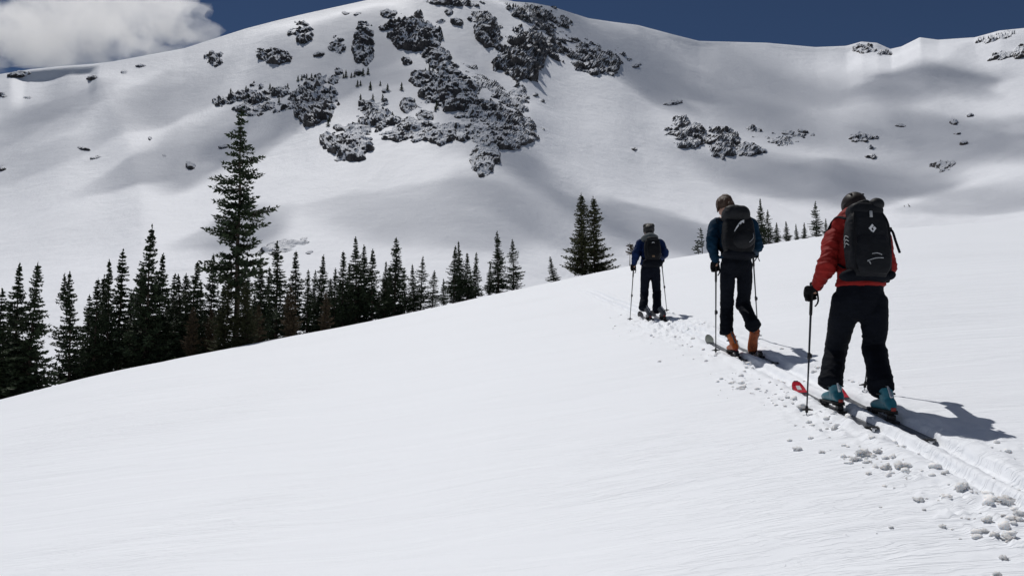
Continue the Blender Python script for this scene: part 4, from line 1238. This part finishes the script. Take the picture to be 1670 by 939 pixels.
# ---- the skier in red (nearest)
BOOT1 = {'L': 6.95, 'R': 6.48}
skiA, zA = make_ski(2.565, 6.12, 1.66, 'left ski of the skier in red, with its red tip showing', 7.06)
skiB, zB = make_ski(2.765, 5.70, 1.66, 'right ski of the skier in red, its tail pointing at the picture corner', 6.60)
J = dict(head=at(1392,338,6.80), neck=at(1394,372,6.70), chest=at(1398,402,6.66), waist=at(1403,450,6.60), hem=at(1403,466,6.60), pelvis=at(1402,488,6.60),
         shL=at(1362,388,6.70), shR=at(1436,388,6.70), elL=at(1349,432,6.62), elR=at(1448,434,6.64), wrL=at(1334,466,6.76), wrR=at(1440,446,6.92),
         hipL=at(1379,500,6.62), hipR=at(1426,502,6.60), kneeL=at(1362,568,6.92), kneeR=at(1426,570,6.62), ankL=at(1355,624,6.78), ankR=at(1437,632,6.32),
         handL=at(1325,480,6.80), handR=at(1436,450,7.02))
p1, g1, M1, H1 = make_person(J, 'skier in a red jacket with a big charcoal backpack, nearest of the three', dict(pants=BLACK, jacket=RED, glove=GLOVE), 1.0, 0.008, (0.10, -0.25, 0), hood=True)
for a, z_, xx, fp in (('L', zA, 2.565, 0.10), ('R', zB, 2.765, 0.10)):
    make_boot(a, p1, g1['ank'+a]+[0,0,.03], g1['knee'+a], (xx, BOOT1[a]+.05, z_+.022), TEAL, 0, fp, 1.0)
# helmet and hair
k = Kit(); k.ball(H1(0,-.012,.016), (.095,.114,.103), 28, 18, M1); me_h = k
for sg in (-1,1): k.loft([H1(sg*.088,-.02,.0), H1(sg*.092,-.005,-.05)], [(.014,.035),(.010,.022)], 12, (M1@np.array([1,0,0]), M1@np.array([0,1,0])), 1)
hel = k.out('helmet', HELMET, p1, H1(0,0,0), .006, 2)
k = Kit()
for x0 in (-.05, 0, .05):
    k.loft([H1(x0,-.09,.073), H1(x0,-.03,.110-abs(x0)*.35), H1(x0,.05,.098-abs(x0)*.35)], [(.010,.007)]*3, 8, None, 4)
k.out('helmet_vent', RUBBER, hel, H1(0,0,.1))
k = Kit(); k.loft([H1(.02,-.095,-.03), H1(.03,-.135,-.06), H1(.03,-.14,-.10)], [.035,.04,.022], 12, None, 4); k.ball(H1(0,-.06,-.06), (.07,.05,.05), 14, 10)
k.out('hair', HAIRL, p1, H1(0,0,0), .006, 1, (.006, 40, 12, 4))

def rbox(c, size, M, vox, name, mat, parent, org, bulge=0.12, amp=0.006, seed=2, extra=None):
    """soft, stuffed box"""
    w, d, h = size; k = Kit(); c = np.array(list(c))
    L = lambda x, y, z: c + M @ np.array([x, y, z])
    n = 7
    pts, rad = [], []
    for i in range(n):
        t = i/(n-1); z = -h/2 + h*t
        f = 1 - 0.22*abs(2*t-1)**4 + bulge*(0.5-abs(t-0.42))
        pts.append(L(0,0,z)); rad.append((w/2*f, d/2*f))
    # superellipse section
    base = len(k.V); seg = 28
    for i in range(n):
        for q in range(seg):
            th = 2*PI*q/seg; cs, sn = math.cos(th), math.sin(th); e = 0.55
            x = math.copysign(abs(cs)**e, cs)*rad[i][0]; y = math.copysign(abs(sn)**e, sn)*rad[i][1]
            k.V.append(pts[i] + M @ np.array([x, y, 0]))
    for i in range(n-1):
        for q in range(seg):
            p = base+i*seg+q; r_ = base+i*seg+(q+1)%seg
            k.F.append((p, r_, r_+seg, p+seg))
    k.F.append(tuple(base+q for q in range(seg))[::-1]); k.F.append(tuple(base+(n-1)*seg+q for q in range(seg)))
    if extra: extra(k, L)
    return k.out(name, mat, parent, org, vox, 3, (amp, 7, 9, seed)), L
def pack_root(label, loc):
    r = bpy.data.objects.new('backpack', None); COL.objects.link(r); r.location = list(loc); r.empty_display_size = .2
    return tag(r, label, 'backpack')
def strap(L, pts, w, t, name, mat, root, org):
    Kit().loft([L(*p) for p in pts], [(w, t)]*len(pts), 8, None, 4).out(name, mat, root, org)
# pack of the skier in red
Mp = rotM(0.05, -0.10, 0.03)
pc = np.array(list(at(1413, 399, 6.44)))
r1 = pack_root('large charcoal backpack with a white diamond mark, worn over the red jacket', pc - [0,0,.3])
bag, L = rbox(pc, (.30, .20, .52), Mp, .007, 'bag', PACK1, r1, pc, 0.12, .006, 2)
rbox(pc + Mp@np.array([0,0,.265]), (.25,.17,.10), Mp, .007, 'roll_top', PACK1, r1, pc, .1, .006, 5)
Kit().loft([L(-.05,-.02,.325), L(0,-.045,.335), L(.05,-.02,.325)], [.012,.012,.012], 8, None, 4).out('haul_loop', PACK3, r1, pc)
k = Kit(); k.ball(L(.075,-.05,.31), (.055,.05,.045), 14, 10); k.out('stuffed_bundle', PACK3, r1, pc, .007, 2, (.006, 12, 12, 8))
rbox(pc + Mp@np.array([0,-.09,-.10]), (.25,.06,.30), Mp, .007, 'front_pocket', PACK1, bag, pc, .2, .004, 9)
rbox(pc + Mp@np.array([.0,.04,-.235]), (.37,.17,.075), Mp, .008, 'hip_belt', BLACK, r1, pc, .15, .006, 11)
k = Kit(); k.ball(L(.160,.0,-.235), (.045,.06,.036), 14, 10); k.ball(L(-.160,.03,-.235), (.04,.06,.032), 14, 10); k.out('belt_pocket', BLACK, r1, pc, .007, 2, (.004, 10, 10, 3))
strap(L, [(.155,-.03,.14),(.185,-.05,.10),(.20,-.06,.02),(.225,-.06,-.07)], .012, .005, 'loose_strap', BLACK, r1, pc)
k = Kit(); k.box(L(.172,-.04,.115), (.03,.02,.035), Mp, .004); k.out('strap_buckle', RUBBER, r1, pc)
for x in (-.13,.13):
    strap(L, [(x,-.085,-.22),(x*1.02,-.105,-.05),(x*1.0,-.10,.14),(x*.8,-.06,.25)], .010, .003, 'compression_strap', PACK2, r1, pc)
for sg in (-1,1):
    strap(L, [(sg*.10,.09,.23),(sg*.13,.20,.27),(sg*.15,.33,.16),(sg*.155,.30,-.02),(sg*.15,.10,-.16)], .028, .008, 'shoulder_strap', BLACK, r1, pc)
# webbing loops with pale prints
for k_, (x0, z0, x1, z1) in enumerate([(-.02,-.105,.05,-.11),(-.06,-.16,.06,-.135),(-.06,-.165,-.04,-.185)]):
    Kit().loft([L(x0,-.128,z0), L((x0+x1)/2,-.131,(z0+z1)/2+.008), L(x1,-.128,z1)], [.004]*3, 6, None, 3).out('webbing_loop', GREYPRINT, bag, pc)
k = Kit(); k.box(L(.005,-.098,.215), (.022,.01,.05), Mp, .002); k.out('top_buckle', GREYPRINT, r1, pc)
for i in range(3):
    strap(L, [(-.155,-.04,.04-.03*i),(-.165,-.01,.06-.03*i),(-.158,.03,.04-.03*i)], .004, .003, 'side_cord', GREYPRINT, bag, pc)
# the diamond mark: a lozenge with a slit cut from the lower left
def flat_shape(poly, L, y, th=.003):
    V = [L(x, y, z) for x, z in poly] + [L(x, y-th, z) for x, z in poly]; n = len(poly)
    F = [tuple(range(n)), tuple(range(n, 2*n))[::-1]] + [(i, n+i, n+(i+1)%n, (i+1)%n) for i in range(n)]
    k = Kit(); k.V = list(V); k.F = F; return k
dx, dz = .005, .10
flat_shape([(dx-.028,dz), (dx,dz+.034), (dx+.012,dz+.020), (dx-.010,dz-.004), (dx,dz-.018), (dx-.006,dz-.027)], L, -.102, .004).out('diamond_mark', WHITEPRINT, bag, pc, flat=True)
flat_shape([(dx+.016,dz+.016), (dx+.030,dz), (dx+.003,dz-.034), (dx-.002,dz-.024), (dx+.012,dz-.006), (dx+.002,dz+.004)], L, -.102, .004).out('diamond_mark', WHITEPRINT, bag, pc, flat=True)

gx, gy_ = ray_ground(1317, 678)
make_pole(np.array(list(g1['handL']))+[0,0,.09], (gx, gy_+.03, zg(gx, gy_+.03)-.03), 'pole held by the skier in red in the left hand')
make_pole(np.array(list(g1['handR']))+[0.0,0.01,.09], (2.93, 7.15, zg(2.93, 7.15)-.03), 'pole mostly hidden behind the legs of the skier in red')

# ---- the second skier
ski2L, z2L = make_ski(2.61, 9.62, 1.75, 'left ski of the second skier, with orange boots', 10.22, SKIGREY)
ski2R, z2R = make_ski(2.82, 9.15, 1.75, 'right ski of the second skier, under the raised heel', 10.02, SKIGREY)
J = dict(head=at(1181,336,10.0), neck=at(1187,356,9.92), chest=at(1193,376,9.90), waist=at(1200,412,9.85), hem=at(1200,420,9.85), pelvis=at(1201,432,9.85),
         shL=at(1168,366,9.92), shR=at(1224,366,9.92), elL=at(1161,398,9.84), elR=at(1236,400,9.86), wrL=at(1167,424,9.95), wrR=at(1229,410,10.22),
         hipL=at(1187,438,9.88), hipR=at(1215,438,9.85), kneeL=at(1185,500,10.08), kneeR=at(1213,497,10.06), ankL=at(1185,544,10.10), ankR=at(1229,531,9.68),
         handL=at(1168,436,9.98), handR=at(1228,413,10.32))
p2, g2, M2, H2 = make_person(J, 'second skier in a dark blue top, one orange boot heel lifted', dict(pants=BLACK, jacket=TEALJ, glove=GLOVE), 1.0, 0.010, (0.35, -0.45, 0.15), lt=0.86)
make_boot('L', p2, g2['ankL']+[0,0,.03], g2['kneeL'], (2.61, 10.22, z2L+.022), ORANGE, 0, 0.10, 0.95, .008, GREYBOOT)
make_boot('R', p2, g2['ankR']+[0,0,.02], g2['kneeR'], (2.82, 10.00, z2R+.022), ORANGE, 0, 1.12, 1.08, .008, GREYBOOT, sole=ORSOLE)
k = Kit(); k.ball(H2(0,-.015,.025), (.094,.112,.105), 24, 16, M2)
for i in range(26):
    a = rng.uniform(0, 2*PI); p = H2(.085*math.cos(a), -.03+.085*math.sin(a), rng.uniform(-.06,.06)); k.loft([p, p+np.array([.02*math.cos(a), .02*math.sin(a)-.01, -.05])], [.016,.006], 6, None, 1)
k.out('hair', HAIRB, p2, H2(0,0,0), .007, 1, (.010, 24, 14, 6))
Mp = rotM(0.12, -0.16, 0.06)
pc = np.array(list(at(1204, 378, 9.66)))
r2 = pack_root('black rounded backpack with a pale curved mark, worn by the second skier', pc - [0,0,.3])
bag, L = rbox(pc+[0,0,-.04], (.335, .21, .48), Mp, .009, 'bag', PACK2, r2, pc, 0.20, .008, 4)
rbox(pc + Mp@np.array([-.03,-.01,.20]), (.27,.23,.17), Mp, .009, 'lid', PACK3, r2, pc, .2, .010, 7)
k = Kit(); k.ball(L(.02,-.10,-.09), (.135,.06,.105), 22, 14, Mp @ rotM(0,0,-.35)); k.out('front_pocket', PACK3, bag, pc, .008, 2, (.006, 10, 10, 5))
rbox(pc + Mp@np.array([0,.02,-.27]), (.35,.19,.07), Mp, .009, 'hip_belt', BLACK, r2, pc, .15, .006, 12)
# pale curved mark: a slanted loop with two dark holes
arc = [(-.105+.115*t, -.02+.115*math.sin(t*1.5)) for t in np.linspace(0, 1, 7)]
up_ = [(x, z+(.004+.030*math.sin(min(1, .15+t)*1.9))) for (x, z), t in zip(arc, np.linspace(0, 1, 7))]
mk = flat_shape(arc + up_[::-1], L, -.150, .012).out('curved_mark', WHITEPRINT, bag, pc, flat=True)
for cx_, cz_ in ((-.045,.058),(-.012,.082)):
    Kit().ball(L(cx_,-.163,cz_), (.011,.004,.013), 10, 8).out('mark_hole', PACK2, mk, pc)
Kit().loft([L(.13,-.12,-.01), L(.12,-.14,-.07), L(.07,-.15,-.13)], [.004]*3, 6, None, 4).out('pocket_piping', GREYPRINT, bag, pc)
for sg in (-1,1):
    strap(L, [(sg*.10,.10,.20),(sg*.13,.20,.25),(sg*.15,.34,.15),(sg*.155,.30,-.02),(sg*.15,.10,-.20)], .028, .008, 'shoulder_strap', BLACK, r2, pc)
strap(L, [(-.15,.10,.20),(-.22,.10,.22),(-.20,.12,.17)], .010, .006, 'lift_strap', BLACK, r2, pc)
strap(L, [(.16,-.02,-.22),(.20,-.04,-.26),(.225,-.04,-.31)], .006, .003, 'loose_strap', BLACK, r2, pc)
gx, gy_ = ray_ground(1168, 583)
make_pole(np.array(list(g2['handL']))+[0,0,.09], (gx, gy_+.02, zg(gx, gy_+.02)-.03), 'upright pole left of the second skier')
make_pole(np.array(list(g2['handR']))+[0,0.01,.09], (lambda q: (q[0], q[1], zg(*q)-.03))(ray_ground(1237, 556)), 'pole partly hidden behind the right leg of the second skier')

# ---- the third skier
ski3L, z3L = make_ski(2.555, 15.25, 1.75, 'left ski of the farthest skier', 15.98, SKIBLACK)
ski3R, z3R = make_ski(2.75, 14.95, 1.75, 'right ski of the farthest skier, over its small shadow', 15.62, SKIBLACK)
D3 = 15.85
J = dict(head=at(1058,378,D3+.12), neck=at(1060,391,D3+.05), chest=at(1062,402,D3+.03), waist=at(1061,424,D3), hem=at(1061,431,D3), pelvis=at(1061,440,D3),
         shL=at(1044,397,D3+.05), shR=at(1077,397,D3+.05), elL=at(1037,416,D3), elR=at(1085,414,D3-.05), wrL=at(1034,430,D3+.10), wrR=at(1080,420,D3+.28),
         hipL=at(1053,444,D3), hipR=at(1069,444,D3), kneeL=at(1051,477,D3+.15), kneeR=at(1071,478,D3+.05), ankL=at(1049,503,D3), ankR=at(1072,506,D3-.22),
         handL=at(1034,437,D3+.14), handR=at(1078,423,D3+.36))
p3, g3, M3, H3 = make_person(J, 'farthest skier in a blue jacket and dark navy trousers, arms out on two poles', dict(pants=NAVYPANT, jacket=BLUEJ, glove=GLOVE), 1.0, 0.013, (0.05, -0.3, 0), lt=0.9)
make_boot('L', p3, g3['ankL']+[0,0,.03], g3['kneeL'], (2.555, 15.98, z3L+.022), GREYBOOT, 0, 0.10, 1.0, .012)
make_boot('R', p3, g3['ankR']+[0,0,.03], g3['kneeR'], (2.75, 15.62, z3R+.022), GREYBOOT, 0, 0.12, 1.0, .012)
k = Kit(); k.ball(H3(0,-.01,.03), (.102,.118,.100), 22, 14, M3); k.loft([H3(-.06,-.02,.105), H3(0,-.02,.115), H3(.07,-.02,.11)], [.045]*3, 12, None, 2)
k.ball(H3(0,-.05,-.05), (.075,.06,.06), 14, 10); k.out('fleece_hat', HAIRD, p3, H3(0,0,0), .010, 1, (.012, 22, 18, 3))
k = Kit(); n3 = g3['neck']
k.loft([n3+[-.13,-.07,.0], n3+[-.03,-.12,.045], n3+[.10,-.10,.02]], [(.06),.065,.05], 12, None, 4); k.out('hood', GREYHOOD, p3, n3, .011, 2, (.008, 12, 12, 3))
Mp = rotM(0.05, -0.10, 0)
pc = np.array(list(at(1064, 407, D3-.20)))
r3 = pack_root('small black backpack worn over the blue jacket of the farthest skier', pc - [0,0,.22])
bag, L = rbox(pc, (.29,.17,.42), Mp, .011, 'bag', PACK2, r3, pc, .15, .006, 4)
rbox(pc + Mp@np.array([0,-.07,-.05]), (.22,.07,.24), Mp, .011, 'front_pocket', PACK2, bag, pc, .2, .004, 9)
rbox(pc + Mp@np.array([0,-.01,.19]), (.22,.15,.08), Mp, .011, 'lid', PACK3, r3, pc, .1, .004, 5)
Kit().loft([L(-.03,-.075,.10), L(0,-.10,.115), L(.03,-.075,.10)], [.007]*3, 6, None, 3).out('pale_tag', WHITEPRINT, bag, pc)
Kit().box(L(-.01,-.115,-.155), (.05,.012,.03), Mp, .003).out('brown_tag', HAIRL, bag, pc)
rbox(pc + Mp@np.array([0,.03,-.25]), (.36,.18,.13), Mp, .011, 'hip_belt', BLACK, r3, pc, .1, .006, 9)
for sg in (-1,1):
    strap(L, [(sg*.10,.08,.17),(sg*.13,.18,.20),(sg*.15,.30,.10),(sg*.155,.26,-.04),(sg*.15,.08,-.18)], .026, .008, 'shoulder_strap', BLACK, r3, pc)
    Kit().loft([L(sg*.10,-.09,.14), L(sg*.12,-.10,0), L(sg*.10,-.09,-.15)], [.005]*3, 6, None, 3).out('compression_strap', PACK3, bag, pc)
gx, gy_ = ray_ground(1027, 522)
make_pole(np.array(list(g3['handL']))+[0,0,.09], (gx, gy_, zg(gx, gy_)-.03), 'left pole of the farthest skier')
gx, gy_ = ray_ground(1088, 509)
make_pole(np.array(list(g3['handR']))+[0,.01,.09], (gx, gy_, zg(gx, gy_)-.03), 'right slanting pole of the farthest skier')
# ------------------------------------------------------------------ thrown-up snow along the track
def clod_mesh(seed, sub=3, rough=0.55):
    bm = bmesh.new(); bmesh.ops.create_icosphere(bm, subdivisions=sub, radius=1.0)
    co = np.array([v.co[:] for v in bm.verts])
    f = 1 + rough*fbm(co[:,0]*2.1+seed*3.1, co[:,1]*2.1, co[:,2]*2.1+seed, 4)*1.5
    for v, k in zip(bm.verts, f): v.co = v.co*float(k)
    me = bpy.data.meshes.new('snow_clod'); bm.to_mesh(me); bm.free()
    me.polygons.foreach_set('use_smooth', [True]*len(me.polygons)); me.materials.append(M_LUMP)
    return me
CLODS = [clod_mesh(i) for i in range(8)]
BIGC = [  # photo pixel, radius in pixels, label
    (1300, 733, 7, 'small lone snow clod left of the thrown snow'), (1408, 742, 13, 'broad snow clod in the heap left of the track'), (1393, 751, 8, 'snow clod at the left end of the heap'),
    (1432, 738, 8, 'snow clod on the right of the broad one'), (1499, 816, 9, 'round snowball alone in the foreground'), (1537, 860, 7, 'small round snowball right of the lone one'),
    (1453, 859, 4, 'tiny snowball left of the small round one'), (1570, 802, 11, 'flat snow clod beside the ruts'), (1597, 792, 9, 'upright snow clod close to the ruts'),
    (1612, 802, 5, 'little snow clod right of the upright one'), (1640, 824, 13, 'long snow clod near the right picture edge'), (1610, 851, 9, 'snow clod left of the scuffed hollow'),
    (1606, 868, 7, 'snow clod under the scuffed hollow'), (1645, 880, 11, 'lumpy snow clod low at the right picture edge'), (1622, 876, 9, 'snow clod beside the lumpy one'),
    (1637, 912, 7, 'snowball near the lower right corner'), (1662, 846, 9, 'snow clod cut by the right picture edge'), (1626, 937, 8, 'snowball cut by the bottom picture edge'),
    (1444, 762, 9, 'snow clod under the heap'), (1470, 762, 11, 'wide crumbly snow clod right of the heap'), (1340, 736, 5, 'small clod between the lone one and the heap'),
    (1417, 771, 5, 'small clod below the heap'), (1539, 777, 5, 'small clod next to the ruts'), (1360, 700, 5, 'small clod beside the left ski'), (1284, 651, 4, 'small clod left of the pole of the red skier'), (1507, 831, 4, 'pebble sized clod under the round snowball'),
    (1308, 668, 8, 'snow heap at the foot of the pole of the red skier')]
for i, (u, v, r, lab) in enumerate(BIGC):
    x, y = ray_ground(u, v)
    rad = r*y/F_PX*0.78
    o = link('snow_clod', CLODS[i % 8], None, None, (x, y, zg(x, y) + rad*0.15))
    o.scale = (rad*rng.uniform(1, 1.2), rad*rng.uniform(.95, 1.2), rad*rng.uniform(.68, .85)); o.rotation_euler = (0, 0, rng.uniform(0, 6))
    tag(o, lab, 'snow clod', 'snow clods beside the track')
# small clods and crumbs, too many to count: one drift of loose snow
def crumbs():
    V, T = [], []
    bm = bmesh.new(); bmesh.ops.create_icosphere(bm, subdivisions=2, radius=1.0)
    co = np.array([v.co[:] for v in bm.verts]); tr = np.array([[v.index for v in f.verts] for f in bm.faces]); bm.free()
    r = np.random.default_rng(5); n = 0
    spots = []
    for i in range(270):
        y = 4.0 + 13.5*r.random()**1.4
        c = np.sin(y*2.6) + np.sin(y*5.1+1) + r.normal(0, .8)
        if c < -0.1 and r.random() < 0.75: continue
        side = r.random()
        if side < .74: x = TRACK_X - 0.26 - abs(r.normal(0, .26))
        else: x = TRACK_X + 0.28 + abs(r.normal(0, .16))
        spots.append((x, y, 0.005 + 0.017*r.random()**2.8))
    for u, v, s_, k in [(1205,628,22,26),(1270,655,18,12),(1430,745,40,30),(1470,765,30,16),(1635,850,36,26),(1590,800,26,16),(1350,690,18,14),(1110,545,26,26),(1215,600,16,12),(1330,600,14,8),(1130,560,22,18),(1090,530,16,16),(1290,625,14,8)]:
        for i in range(k):
            x, y = ray_ground(u + r.normal(0, s_), v + r.normal(0, s_*.35)); spots.append((x, y, 0.006 + 0.024*r.random()**2.6))
    arr = np.array(spots); z = slope_z(arr[:,0], arr[:,1])
    for i, (x, y, rad) in enumerate(spots):
        f = 1 + 0.5*fbm(co[:,0]*1.7+i*1.9, co[:,1]*1.7, co[:,2]*1.7+i, 2)
        sc = np.array([rad*r.uniform(.9,1.5), rad*r.uniform(.9,1.4), rad*r.uniform(.6,.95)])
        V.append(co*f[:,None]*sc + [x, y, z[i]+rad*.15]); T.append(tr + i*len(co))
    me = tri_mesh('loose_snow', np.concatenate(V), np.concatenate(T), True)
    o = link('loose_snow', me, M_LUMP)
    tag(o, 'loose crumbs of snow thrown up along the track', 'snow', kind='stuff')
crumbs()
